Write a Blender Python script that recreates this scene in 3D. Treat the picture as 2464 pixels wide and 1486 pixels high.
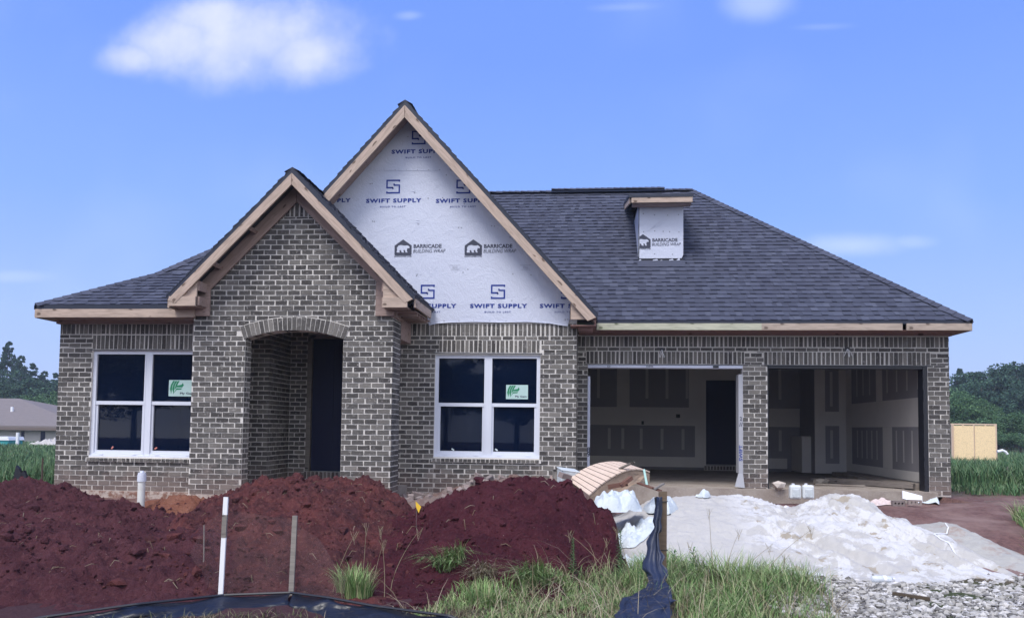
import bpy, bmesh, math, random
import numpy as np
from mathutils import Vector, Matrix
for o in list(bpy.data.objects): bpy.data.objects.remove(o)
scn = bpy.context.scene
R_ = math.radians
# ------------------------------------------------------------------ camera
FOC, YAW, ROLL, PITCH, SH = 1940., R_(5.2), R_(.7), R_(3.1), .0739
CZ = 1.1
F0 = Vector((-math.sin(YAW), math.cos(YAW), 0)); R0 = Vector((math.cos(YAW), math.sin(YAW), 0)); ZU = Vector((0, 0, 1))
CF = F0*math.cos(PITCH) + ZU*math.sin(PITCH); U0 = ZU*math.cos(PITCH) - F0*math.sin(PITCH)
CR = R0*math.cos(ROLL) + U0*math.sin(ROLL); CU = U0*math.cos(ROLL) - R0*math.sin(ROLL)
cam = bpy.data.cameras.new('camera'); co = bpy.data.objects.new('camera', cam); scn.collection.objects.link(co)
cam.sensor_width = 36; cam.lens = 36*FOC/2464; cam.shift_y = SH; cam.clip_end = 3000; cam.clip_start = .05
M = Matrix((CR, CU, -CF)).transposed().to_4x4(); M.translation = (0, 0, CZ); co.matrix_world = M
scn.camera = co
def W(px, py, Y):                       # a measured direction in the photo taken to a real depth Y (world metres)
    d = CF + CR*((px-1232)/FOC) + CU*((743-py)/FOC + SH*2464/FOC); t = Y/d.y
    return Vector((d.x*t, Y, d.z*t + CZ))
# ------------------------------------------------------------------ world + sun
SUN_EL, SUN_AZ = R_(58), R_(205)        # azimuth from +Y clockwise
wd = bpy.data.worlds.new("World"); scn.world = wd; wd.use_nodes = True
nt = wd.node_tree; nt.nodes.clear()
class N:
    def __init__(s, nt): s.nt = nt
    def n(s, t, **k):
        o = s.nt.nodes.new(t)
        for a, b in k.items():
            if a == 'inp':
                for i, v in b.items():
                    if isinstance(v, bpy.types.NodeSocket): s.nt.links.new(v, o.inputs[i])
                    else: o.inputs[i].default_value = v
            else: setattr(o, a, b)
        return o
    def math(s, op, a, b=0., c=0.):
        return s.n('ShaderNodeMath', operation=op, inp={0: a, 1: b, 2: c}).outputs[0]
    def mix(s, f, a, b, blend='MIX'):
        o = s.n('ShaderNodeMix', data_type='RGBA', blend_type=blend)
        for i, v in ((0, f), (6, a), (7, b)):
            if isinstance(v, bpy.types.NodeSocket): s.nt.links.new(v, o.inputs[i])
            else: o.inputs[i].default_value = v if i == 0 else (tuple(v)+(1,))[:4]
        return o.outputs[2]
    def ramp(s, f, pts):
        o = s.n('ShaderNodeValToRGB', inp={0: f}); e = o.color_ramp.elements
        while len(e) < len(pts): e.new(.5)
        for i, (p, c) in enumerate(pts):
            e[i].position = p; e[i].color = (tuple(c)+(1,))[:4] if not isinstance(c, (int, float)) else (c, c, c, 1)
        return o.outputs[0]
    def sstep(s, v, a, b):
        return s.n('ShaderNodeMapRange', interpolation_type='SMOOTHSTEP', inp={0: v, 1: a, 2: b, 3: 0., 4: 1.}).outputs[0]
    def noise(s, vec, scale, detail=4., rough=.5, dist=0.):
        return s.n('ShaderNodeTexNoise', inp={'Vector': vec, 'Scale': scale, 'Detail': detail, 'Roughness': rough, 'Distortion': dist}).outputs[0]
w = N(nt)
sky = w.n('ShaderNodeTexSky', sky_type='NISHITA', sun_disc=False, sun_elevation=SUN_EL, sun_rotation=SUN_AZ)
tc = w.n('ShaderNodeTexCoord').outputs['Generated']
sx = w.n('ShaderNodeSeparateXYZ', inp={0: tc}).outputs
zz = w.math('MAXIMUM', sx[2], 0.)
grad = w.ramp(zz, [(0., (4.3, 5.4, 8.7)), (.12, (3.35, 4.8, 8.9)), (.25, (2.3, 3.95, 8.9)), (.42, (1.65, 3.1, 8.8)), (1., (1.0, 2.2, 7.2))])
base = w.mix(.88, sky.outputs[0], grad)
yy = w.math('MAXIMUM', sx[1], .05)
gx = w.math('DIVIDE', sx[0], yy); gz = w.math('DIVIDE', sx[2], yy)
gvec = w.n('ShaderNodeCombineXYZ', inp={0: gx, 1: gz, 2: 0.}).outputs[0]
nz = w.noise(gvec, 8.5, 8., .56); nz2 = w.noise(gvec, 2.6, 3., .5)
def blob(px, py, rx, ry, soft=.55, amp=1.25):
    c = W(px, py, 1.)
    a = w.math('DIVIDE', w.math('SUBTRACT', gx, c.x), rx/FOC); b = w.math('DIVIDE', w.math('SUBTRACT', gz, c.z-CZ), ry/FOC)
    r = w.math('SQRT', w.math('ADD', w.math('MULTIPLY', a, a), w.math('MULTIPLY', b, b)))
    v = w.math('ADD', w.math('SUBTRACT', 1., r), w.math('MULTIPLY', w.math('SUBTRACT', nz, .5), amp))
    return w.sstep(v, 0.-soft*.3, soft)
cl = blob(610, 95, 310, 125, .8)
for b in ((430, 105, 180, 95, .8), (320, 140, 100, 50, .9), (720, 125, 180, 95, .8), (520, 40, 170, 65, .8)):
    cl = w.math('MAXIMUM', cl, w.math('MULTIPLY', blob(*b), .95))
thin = w.math('MULTIPLY', blob(1820, 8, 90, 50, .9, 1.1), .35)
for b, k in (((2050, 590, 130, 32, .9, 1.2), .35), ((2190, 582, 60, 18, .9, 1.2), .2), ((985, 38, 40, 14, .9, 1.), .2), ((1500, 18, 90, 12, .9, 1.4), .12), ((1980, 65, 80, 10, .9, 1.2), .1), ((30, 665, 120, 18, .9, 1.), .18)):
    thin = w.math('MAXIMUM', thin, w.math('MULTIPLY', blob(*b), k))
cloudcol = w.mix(w.sstep(nz, .3, .65), (5.0, 5.7, 8.6), (6.6, 7.0, 8.8))
wisp = w.math('MULTIPLY', w.sstep(nz2, .5, .8), .16)
back = w.sstep(sx[1], .1, -.5)          # unseen bright broken cloud, added behind the camera as front fill light
backc = w.math('MULTIPLY', back, w.math('MULTIPLY', w.sstep(w.noise(tc, 2.2, 5., .55), .38, .6), .85))
col = w.mix(wisp, base, (7., 8., 10.2))
col = w.mix(thin, col, (7.2, 8., 10.3)); col = w.mix(w.math('MULTIPLY', cl, .93), col, cloudcol)
col = w.mix(backc, col, (17., 17., 17.3))
bg = w.n('ShaderNodeBackground', inp={0: col, 1: .1}); wo = w.n('ShaderNodeOutputWorld', inp={0: bg.outputs[0]})
sl = bpy.data.lights.new('sun', 'SUN'); sl.energy = 2.5; sl.angle = R_(26); sl.color = (1., .965, .92)
so = bpy.data.objects.new('sun', sl); scn.collection.objects.link(so)
sd = Vector((math.sin(SUN_AZ)*math.cos(SUN_EL), math.cos(SUN_AZ)*math.cos(SUN_EL), math.sin(SUN_EL)))
so.rotation_euler = sd.to_track_quat('Z', 'Y').to_euler()
scn.view_settings.view_transform = 'Standard'; scn.view_settings.look = 'None'; scn.view_settings.gamma = 1
scn.view_settings.exposure = 0.36
# ------------------------------------------------------------------ helpers
rnd = random.Random(7)
def link(o): scn.collection.objects.link(o); return o
def tag(o, label=None, cat=None, group=None, kind=None):
    for k, v in (('label', label), ('category', cat), ('group', group), ('kind', kind)):
        if v: o[k] = v
    return o
def thing(name, label, cat, loc=(0, 0, 0), rz=0., group=None):
    o = link(bpy.data.objects.new(name, None)); o.location = loc; o.rotation_euler = (0, 0, rz); o.empty_display_size = .2
    return tag(o, label, cat, group)
class MB:
    def __init__(s): s.v = []; s.f = []; s.m = []; s.sm = []
    def face(s, pts, m=0):
        i = len(s.v); s.v += [tuple(p) for p in pts]; s.f.append(tuple(range(i, i+len(pts)))); s.m.append(m)
    def raw(s, vs, fs, m=0):
        i = len(s.v); s.v += [tuple(p) for p in vs]
        for f in fs: s.f.append(tuple(j+i for j in f)); s.m.append(m)
    def box(s, x0, x1, y0, y1, z0, z1, m=0):
        s.raw([(x, y, z) for z in (z0, z1) for y in (y0, y1) for x in (x0, x1)],
              [(0, 2, 3, 1), (4, 5, 7, 6), (0, 1, 5, 4), (2, 6, 7, 3), (0, 4, 6, 2), (1, 3, 7, 5)], m)
    def prism(s, pts, d, m=0):          # closed prism: polygon pts extruded by vector d
        n = len(pts); pts = [Vector(p) for p in pts]; d = Vector(d)
        q = pts + [p+d for p in pts]
        s.raw(q, [tuple(range(n)), tuple(reversed(range(n, 2*n)))] + [(i, i+n, (i+1) % n+n, (i+1) % n) for i in range(n)], m)
    def tube(s, pts, r, seg=8, m=0, cap=True):
        pts = [Vector(p) for p in pts]; rr = r if isinstance(r, (list, tuple)) else [r]*len(pts)
        i0 = len(s.v); up = Vector((0, 0, 1))
        for k, p in enumerate(pts):
            t = (pts[min(k+1, len(pts)-1)]-pts[max(k-1, 0)]).normalized()
            a = t.cross(up if abs(t.z) < .95 else Vector((1, 0, 0))).normalized(); b = t.cross(a)
            for j in range(seg):
                an = 2*math.pi*j/seg; s.v.append(tuple(p+(a*math.cos(an)+b*math.sin(an))*rr[k]))
        for k in range(len(pts)-1):
            for j in range(seg):
                a = i0+k*seg+j; b = i0+k*seg+(j+1) % seg; s.f.append((a, b, b+seg, a+seg)); s.m.append(m)
        if cap:
            s.f.append(tuple(i0+j for j in reversed(range(seg)))); s.m.append(m)
            e = i0+(len(pts)-1)*seg; s.f.append(tuple(e+j for j in range(seg))); s.m.append(m)
    def build(s, name, mats, parent=None, smooth=False, fix=True, loc=None):
        me = bpy.data.meshes.new(name); me.from_pydata(s.v, [], s.f)
        if not isinstance(mats, (list, tuple)): mats = [mats]
        for q in mats: me.materials.append(q)
        if len(mats) > 1: me.polygons.foreach_set('material_index', s.m)
        if smooth: me.polygons.foreach_set('use_smooth', [True]*len(s.f))
        me.validate()
        if fix:
            bm = bmesh.new(); bm.from_mesh(me); bmesh.ops.recalc_face_normals(bm, faces=bm.faces); bm.to_mesh(me); bm.free()
        o = link(bpy.data.objects.new(name, me))
        if parent: o.parent = parent
        if loc: o.location = loc
        return o
def npmesh(name, v, f, mat, parent=None, smooth=True, n=4):
    me = bpy.data.meshes.new(name); v = np.asarray(v, dtype=np.float32); f = np.asarray(f, dtype=np.int32)
    me.vertices.add(len(v)); me.vertices.foreach_set('co', v.ravel())
    me.loops.add(f.size); me.loops.foreach_set('vertex_index', f.ravel())
    me.polygons.add(len(f)); me.polygons.foreach_set('loop_start', np.arange(0, f.size, n, dtype=np.int32))
    me.polygons.foreach_set('loop_total', np.full(len(f), n, dtype=np.int32))
    me.polygons.foreach_set('use_smooth', np.full(len(f), smooth))
    me.update(calc_edges=True); me.materials.append(mat)
    o = link(bpy.data.objects.new(name, me))
    if parent: o.parent = parent
    return o
def clip(poly, a, b, c):                # keep a*x+b*y<=c
    out = []
    for i in range(len(poly)):
        p, q = poly[i], poly[(i+1) % len(poly)]
        dp, dq = a*p[0]+b*p[1]-c, a*q[0]+b*q[1]-c
        if dp <= 0: out.append(p)
        if (dp < 0 < dq) or (dq < 0 < dp):
            t = dp/(dp-dq); out.append((p[0]+(q[0]-p[0])*t, p[1]+(q[1]-p[1])*t))
    return out
def planes(poly):                       # convex CCW polygon -> half planes
    r = []
    for i in range(len(poly)):
        p, q = poly[i], poly[(i+1) % len(poly)]; dx, dy = q[0]-p[0], q[1]-p[1]; l = math.hypot(dx, dy)
        if l > 1e-6: r.append((dy/l, -dx/l, (dy*p[0]-dx*p[1])/l))
    return r
def area(p): return abs(sum(p[i][0]*p[(i+1) % len(p)][1]-p[(i+1) % len(p)][0]*p[i][1] for i in range(len(p))))/2
CH, BL = .0813, .2032                   # brick course height and pitch
def lay(mb, o, u, v, n, region, soldier=False, circ=None, proud=.007, jt=.0165, phase=0., m=1, rowh=None, pitch=None, orow=0.):
    o, u, v, n = map(Vector, (o, u, v, n)); pl = planes(region)
    a0, a1 = min(p[0] for p in region), max(p[0] for p in region); b0, b1 = min(p[1] for p in region), max(p[1] for p in region)
    rh = rowh or (CH if not soldier else b1-b0); pw = pitch or (BL if not soldier else .0762)
    r0 = math.floor((b0-orow)/rh+1e-4); r1 = math.ceil((b1-orow)/rh-1e-4)
    if soldier: r0, r1 = 0, 1
    for r in range(r0, r1):
        z0 = (orow+r*rh) if not soldier else b0
        off = phase+(pw/2 if (r % 2 and not soldier) else 0)
        k0 = math.floor((a0-off)/pw); k1 = math.ceil((a1-off)/pw)
        wob = rnd.uniform(-.0015, .0015)
        for k in range(k0, k1+1):
            x0 = off+k*pw; j = jt*rnd.uniform(.75, 1.5) if rnd.random() < .85 else jt*2.1; jj = jt*rnd.uniform(.8, 1.25)
            g = lambda s: s+rnd.uniform(-.003, .003)
            xa, xb, za, zb = x0+j*.5, x0+pw-j*.5, z0+jj*.5+wob, z0+rh-jj*.5+wob
            q = [(g(xa), g(za)), (g((xa+xb)/2), g(za)), (g(xb), g(za)), (g(xb), g(zb)), (g((xa+xb)/2), g(zb)), (g(xa), g(zb))]
            for (A, B, C) in pl:
                if len(q) < 3: break
                q = clip(q, A, B, C-.004)
            if circ and len(q) >= 3 and abs(math.atan2(sum(p[0] for p in q)/len(q)-circ[0], sum(p[1] for p in q)/len(q)-circ[1])) < circ[3]:
                cx, cz, rad, _a = circ; mx = sum(p[0] for p in q)/len(q)-cx; mz = sum(p[1] for p in q)/len(q)-cz; l = math.hypot(mx, mz)
                mx /= l; mz /= l
                q = clip(q, -mx, -mz, -(mx*cx+mz*cz)-rad-.006)
            if len(q) < 3 or area(q) < .0012: continue
            pr = proud+rnd.uniform(-.002, .003)
            ps = [o+u*p[0]+v*p[1]-n*.004 for p in q]; L = len(ps)
            top = [p+n*(pr+.004) for p in ps]
            mb.raw(ps+top, [tuple(range(L, 2*L))]+[(i, (i+1) % L, (i+1) % L+L, i+L) for i in range(L)], m)
def rect(a, b, c, d): return [(a, c), (b, c), (b, d), (a, d)]
def lerp(a, b, t): return a+(b-a)*t
# numpy noise
def _h(ix, iy, s):
    h = (ix.astype(np.int64)*374761393+iy.astype(np.int64)*668265263+s*1274126177) & 0xffffffff
    h = ((h ^ (h >> 13))*1274126177) & 0xffffffff
    return ((h ^ (h >> 16)) & 0xffff)/32767.5-1
def vn(x, y, s=0):
    ix, iy = np.floor(x), np.floor(y); fx, fy = x-ix, y-iy; fx = fx*fx*(3-2*fx); fy = fy*fy*(3-2*fy)
    a, b, c, d = _h(ix, iy, s), _h(ix+1, iy, s), _h(ix, iy+1, s), _h(ix+1, iy+1, s)
    return (a+(b-a)*fx)*(1-fy)+(c+(d-c)*fx)*fy
def fbm(x, y, o=4, s=0, g=.5, billow=False):
    r = 0.*x; a = 1.; t = 0.
    for k in range(o):
        n = vn(x*2**k*1.03+k*17.3, y*2**k*.97-k*9.1, s+k); r = r+a*((np.abs(n)*2-1) if billow else n); t += a; a *= g
    return r/t
# ------------------------------------------------------------------ materials
def mat(name, col, rough=.85, spec=.3, fn=None, metallic=0.):
    m = bpy.data.materials.new(name); m.use_nodes = True; t = m.node_tree; b = t.nodes['Principled BSDF']
    b.inputs['Base Color'].default_value = (*col, 1); b.inputs['Roughness'].default_value = rough
    b.inputs['Specular IOR Level'].default_value = spec; b.inputs['Metallic'].default_value = metallic
    if fn:
        k = N(t); k.b = b; k.tc = k.n('ShaderNodeTexCoord').outputs['Object']
        fn(k)
    return m
def setc(k, c): k.nt.links.new(c, k.b.inputs['Base Color'])
def bump(k, h, s=.3, d=.01):
    k.nt.links.new(k.n('ShaderNodeBump', inp={'Strength': s, 'Distance': d, 'Height': h}).outputs[0], k.b.inputs['Normal'])
def scl(k, v): return k.n('ShaderNodeMapping', inp={0: k.tc, 3: v}).outputs[0]
def rpi(k): return k.n('ShaderNodeNewGeometry').outputs['Random Per Island']
def f_brick(k):
    c = k.ramp(rpi(k), [(0, (.058, .054, .053)), (.25, (.080, .075, .072)), (.5, (.100, .094, .089)), (.8, (.128, .120, .112)), (1, (.19, .178, .165))])
    n = k.noise(k.tc, 28., 5., .6); n2 = k.noise(k.tc, 7., 3., .6)
    c = k.mix(k.sstep(n, .56, .78), c, (.36, .345, .335)); c = k.mix(k.math('MULTIPLY', k.sstep(n2, .55, .75), .3), c, (.27, .26, .25))
    zs_ = k.n('ShaderNodeSeparateXYZ', inp={0: k.tc}).outputs[2]; md = k.sstep(k.math('ADD', zs_, k.math('MULTIPLY', k.noise(k.tc, 3.5, 5., .65), -.9)), .02, -.42)
    c = k.mix(k.math('MULTIPLY', md, .32), c, (.27, .18, .155))
    setc(k, c); bump(k, n, .6, .006)
M_brick = mat('brick_face', (.1, .1, .1), .9, .2, f_brick)
def f_mort(k):
    n = k.noise(k.tc, 40., 4., .6); n2 = k.noise(k.tc, 2., 3.)
    c = k.mix(k.sstep(n2, .35, .7), (.66, .63, .59), (.55, .53, .51)); c = k.mix(k.math('MULTIPLY', n, .25), c, (.48, .46, .45))
    zs_ = k.n('ShaderNodeSeparateXYZ', inp={0: k.tc}).outputs[2]; md = k.sstep(k.math('ADD', zs_, k.math('MULTIPLY', k.noise(k.tc, 3.5, 5., .65), -.9)), .02, -.42)
    c = k.mix(k.math('MULTIPLY', md, .32), c, (.27, .18, .155)); setc(k, c); bump(k, n, .7, .006)
M_mort = mat('mortar', (.55, .54, .52), .95, .15, f_mort)
def f_wood(tone, dark, gr=1.):
    def f(k):
        s = scl(k, (1.2, 14., 14.)); n = k.noise(s, 2.2, 6., .6, 1.2); n2 = k.noise(scl(k, (2.2, 9., 9.)), 1.1, 3.)
        kn = k.sstep(k.noise(scl(k, (4., 10., 10.)), 1.3, 1., .3), .70, .76)
        c = k.mix(k.sstep(n, .35, .7), tone, tuple(a*.72 for a in tone)); c = k.mix(k.math('MULTIPLY', k.sstep(n2, .55, .8), .5), c, dark)
        c = k.mix(kn, c, tuple(a*.5 for a in dark)); setc(k, c); bump(k, n, .35, .004)
    return f
M_wood = mat('raw_pine_board', (.5, .35, .3), .75, .25, f_wood((.48, .375, .31), (.28, .20, .155)))
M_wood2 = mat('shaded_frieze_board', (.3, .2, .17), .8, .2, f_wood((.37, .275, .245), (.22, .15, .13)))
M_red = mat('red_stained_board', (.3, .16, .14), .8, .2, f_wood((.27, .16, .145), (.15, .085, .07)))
M_fasc = mat('weathered_fascia_board', (.4, .33, .28), .8, .2, f_wood((.42, .345, .29), (.26, .20, .165)))
M_green = mat('treated_green_board', (.45, .47, .36), .8, .2, f_wood((.46, .46, .36), (.30, .33, .22)))
M_drip = mat('drip_edge_metal', (.012, .017, .035), .45, .5)
M_felt = mat('underlayment', (.02, .022, .03), .6, .4, lambda k: bump(k, k.noise(k.tc, 6., 4.), .5, .02))
def f_shing(k):
    c = k.ramp(rpi(k), [(0, (.036, .041, .066)), (.3, (.044, .050, .078)), (.62, (.051, .058, .090)), (.85, (.060, .068, .104)), (1, (.078, .087, .126))])
    n = k.noise(k.tc, 220., 2., .7); n2 = k.noise(k.tc, 1.1, 3.)
    c = k.mix(k.math('MULTIPLY', n, .45), c, (.085, .09, .12)); c = k.mix(k.math('MULTIPLY', k.sstep(n2, .4, .7), .18), c, (.05, .05, .075)); setc(k, c); bump(k, n, .5, .004)
M_shing = mat('asphalt_shingle', (.07, .075, .1), .92, .25, f_shing)
def f_wrap(k):
    n = k.noise(scl(k, (1., 1., 1.)), 3.2, 4., .6, 1.5); n2 = k.noise(scl(k, (12., 1., 9.)), 1.6, 3., .5, 2.)
    fib = k.noise(k.tc, 90., 2., .7)
    setc(k, k.mix(fib, (.50, .535, .66), (.57, .60, .71))); bump(k, k.math('ADD', k.math('MULTIPLY', n, .7), k.math('MULTIPLY', n2, .35)), .45, .04)
M_wrap = mat('white_house_wrap', (.7, .72, .78), .5, .35, f_wrap)
M_ink = mat('blue_print', (.012, .035, .24), .6, .3)
M_inkg = mat('grey_print', (.05, .055, .085), .6, .3)
M_vinyl = mat('white_vinyl', (.64, .67, .76), .35, .5)
def f_glass(k):
    n = k.noise(scl(k, (3., 1., .6)), 1.2, 2.); setc(k, k.mix(n, (.001, .004, .017), (.002, .008, .028)))
M_glass = mat('dark_window_glass', (.004, .008, .022), .02, .35, f_glass)
M_glass.node_tree.nodes['Principled BSDF'].inputs['Alpha'].default_value = .85
M_dark = mat('dark_opening_navy', (.003, .006, .040), .5, .3)  # navy stands in for the unlit depth of openings; neighbour windows share it
def f_dry(k):
    s = k.n('ShaderNodeSeparateXYZ', inp={0: k.tc}).outputs
    n = k.noise(k.tc, 3., 3.); setc(k, k.mix(n, (.60, .57, .54), (.68, .65, .61)))
M_dry = mat('joint_compound_band', (.34, .31, .28), .9, .2, f_dry)
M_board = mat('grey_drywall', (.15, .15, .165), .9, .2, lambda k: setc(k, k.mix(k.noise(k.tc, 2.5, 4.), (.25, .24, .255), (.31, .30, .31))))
M_tapej = mat('joint_tape', (.50, .48, .47), .9, .2)
def f_conc(k):
    n = k.noise(k.tc, 3., 6., .65); n2 = k.noise(k.tc, 40., 3.)
    c = k.mix(k.sstep(n, .35, .7), (.34, .30, .265), (.24, .20, .175)); c = k.mix(k.math('MULTIPLY', k.sstep(n2, .5, .8), .4), c, (.45, .42, .4)); setc(k, c); bump(k, n2, .4, .006)
M_conc = mat('concrete_slab', (.3, .27, .24), .9, .25, f_conc)
def f_foot(k):
    n = k.noise(k.tc, 9., 6., .7); c = k.mix(k.sstep(n, .42, .62), (.46, .39, .35), (.22, .12, .09)); setc(k, c); bump(k, n, 1., .03)
M_foot = mat('muddy_footing', (.4, .3, .26), .95, .2, f_foot)
def f_osb(t):
    def f(k):
        v = k.n('ShaderNodeTexVoronoi', inp={'Vector': scl(k, (1., 1., 2.2)), 'Scale': 26.}); c = k.mix(v.outputs['Color'], tuple(a*.75 for a in t), tuple(min(1, a*1.15) for a in t))
        h = k.n('ShaderNodeHueSaturation', inp={1: .0, 4: v.outputs['Color']}).outputs[0]
        setc(k, k.mix(h, tuple(a*.72 for a in t), tuple(min(.95, a*1.12) for a in t)))
    return f
M_osb = mat('strand_board', (.7, .5, .3), .8, .2, f_osb((.78, .60, .36)))  # pale base colour stands in for sunlight on the distant panels
M_osb2 = mat('weathered_strand_board', (.3, .22, .16), .85, .2, f_osb((.27, .20, .15)))
def f_dirt(a, b, c3, sc=1.):
    def f(k):
        n = k.noise(k.tc, 2.*sc, 5., .6); n2 = k.noise(k.tc, 22., 6., .7); n3 = k.noise(k.tc, 90., 3., .7)
        c = k.mix(k.sstep(n, .3, .7), a, b); c = k.mix(k.math('MULTIPLY', k.sstep(n2, .5, .75), .65), c, c3); c = k.mix(k.math('MULTIPLY', k.sstep(n3, .45, .75), .35), c, tuple(x*.45 for x in a))
        sp = k.sstep(k.noise(k.tc, 60., 1., .3), .80, .83); c = k.mix(sp, c, (.4, .33, .3))
        setc(k, c); bump(k, k.math('ADD', n2, k.math('MULTIPLY', n3, .5)), 1., .06)
    return f
M_dirt1 = mat('dark_red_clay', (.08, .03, .035), .95, .15, f_dirt((.078, .026, .035), (.125, .044, .053), (.20, .088, .092)))
M_dirt2 = mat('mixed_red_clay', (.1, .04, .04), .95, .15, f_dirt((.072, .028, .034), (.165, .052, .050), (.29, .135, .11), 1.3))
M_dirt3 = mat('maroon_clay', (.07, .02, .028), .95, .15, f_dirt((.062, .014, .023), (.102, .026, .036), (.15, .052, .058)))
M_orange = mat('orange_clay', (.3, .12, .08), .95, .15, f_dirt((.26, .10, .065), (.33, .15, .10), (.4, .22, .17)))
def f_sand(k):
    s = k.n('ShaderNodeSeparateXYZ', inp={0: k.tc}).outputs
    n = k.noise(k.tc, 2.1, 6., .68, .6); n2 = k.noise(k.tc, 16., 6., .75); n3 = k.noise(k.tc, 110., 3., .7); dry = k.math('MULTIPLY', k.sstep(s[0], 1.7, 2.2), 1.)
    c = k.mix(n, (.42, .405, .38), (.49, .475, .455)); c = k.mix(k.math('MULTIPLY', dry, k.sstep(n, .47, .53)), c, (.57, .565, .56))
    c = k.mix(k.math('MULTIPLY', k.sstep(k.noise(k.tc, 3.4, 4., .6), .60, .64), dry), c, (.34, .30, .24)); c = k.mix(k.math('MULTIPLY', k.sstep(n2, .52, .70), .3), c, (.42, .39, .34)); c = k.mix(k.math('MULTIPLY', k.sstep(n3, .5, .8), .45), c, (.33, .31, .28))
    setc(k, c); bump(k, k.math('ADD', n2, k.math('MULTIPLY', n3, .4)), .7, .02)
M_sand = mat('white_sand', (.7, .7, .7), .9, .2, f_sand)
M_sand2 = mat('grey_sand', (.5, .49, .46), .9, .2, lambda k: (setc(k, k.mix(k.sstep(k.noise(k.tc, 2.2, 6., .7), .5, .66), k.mix(k.noise(k.tc, 12., 5., .75), (.30, .29, .265), (.43, .42, .39)), (.30, .235, .20))), bump(k, k.noise(k.tc, 30., 4., .7), .4, .012)))
def f_ground(k):
    s = k.n('ShaderNodeSeparateXYZ', inp={0: k.tc}).outputs
    n = k.noise(k.tc, .8, 5., .6); n2 = k.noise(k.tc, 14., 5., .7)
    red = k.mix(k.sstep(n2, .35, .7), (.17, .095, .085), (.095, .055, .052)); red = k.mix(k.sstep(n, .4, .7), red, (.25, .17, .15))
    gr = k.mix(k.sstep(n2, .3, .7), (.035, .05, .02), (.075, .085, .04))
    far = k.sstep(k.math('ADD', s[1], k.math('MULTIPLY', n, 5.)), 17., 19.5)
    lf = k.math('MULTIPLY', k.sstep(s[0], -8.8, -9.8), k.sstep(s[1], 12., 13.))
    near = k.sstep(k.math('ADD', s[1], k.math('MULTIPLY', n, 1.5)), 10.3, 9.2)
    near = k.math('MULTIPLY', near, k.sstep(s[0], -1.4, -.6)); g = k.math('MAXIMUM', k.math('MAXIMUM', far, lf), near)
    fr = k.math('MULTIPLY', k.sstep(s[1], 10.2, 9.4), k.sstep(s[0], -.4, -1.2)); red = k.mix(fr, red, k.mix(n2, (.04, .018, .022), (.065, .032, .036)))
    setc(k, k.mix(g, red, gr)); bump(k, n2, .8, .03)
M_ground = mat('ground_soil', (.1, .08, .05), .95, .15, f_ground)
def f_rpi(cols, rough=None):
    def f(k): setc(k, k.ramp(rpi(k), [(i/(len(cols)-1), c) for i, c in enumerate(cols)]))
    return f
M_grass = mat('green_grass', (.08, .14, .05), .7, .25, f_rpi([(.06, .13, .04), (.12, .22, .07), (.19, .30, .10), (.28, .37, .16), (.40, .39, .22)]))
M_field = mat('field_grass', (.06, .12, .05), .8, .2, f_rpi([(.035, .085, .04), (.055, .125, .055), (.085, .165, .07), (.13, .21, .10), (.20, .24, .14)]))
M_straw = mat('dry_straw', (.3, .24, .15), .8, .2, f_rpi([(.14, .11, .07), (.24, .20, .12), (.40, .35, .26)]))
M_stone = mat('pale_gravel', (.4, .39, .36), .9, .2, f_rpi([(.11, .105, .10), (.26, .25, .23), (.36, .345, .32), (.44, .425, .40), (.60, .58, .56)]))
M_bark = mat('bark', (.09, .07, .05), .95, .1)
M_bag = mat('white_plastic_bag', (.54, .59, .62), .45, .35, lambda k: bump(k, k.noise(k.tc, 9., 4., .6, 1.5), .6, .03))
M_pvc = mat('white_pipe_plastic', (.62, .62, .58), .5, .4, lambda k: setc(k, k.mix(k.sstep(k.noise(k.tc, 7., 4.), .5, .75), (.66, .66, .63), (.5, .45, .38))))
M_fab = mat('black_silt_fabric', (.018, .028, .065), .5, .5, lambda k: (setc(k, k.mix(k.noise(k.tc, 5., 4.), (.009, .013, .030), (.018, .027, .062))), bump(k, k.noise(k.tc, 7., 4., .6, 1.), .5, .02)))
M_fabdirt = mat('muddy_fabric', (.15, .11, .09), .8, .2)
M_black = mat('black_plastic', (.012, .013, .02), .45, .5)
def flat(name, c, r=.6): return mat(name, c, r, .4)
M_white = flat('white_paint', (.78, .79, .82)); M_yellow = flat('yellow_flag', (.75, .48, .04)); M_grayw = mat('grey_weathered_wood', (.2, .18, .16), .9, .2, f_wood((.22, .20, .18), (.10, .09, .08)))
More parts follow.
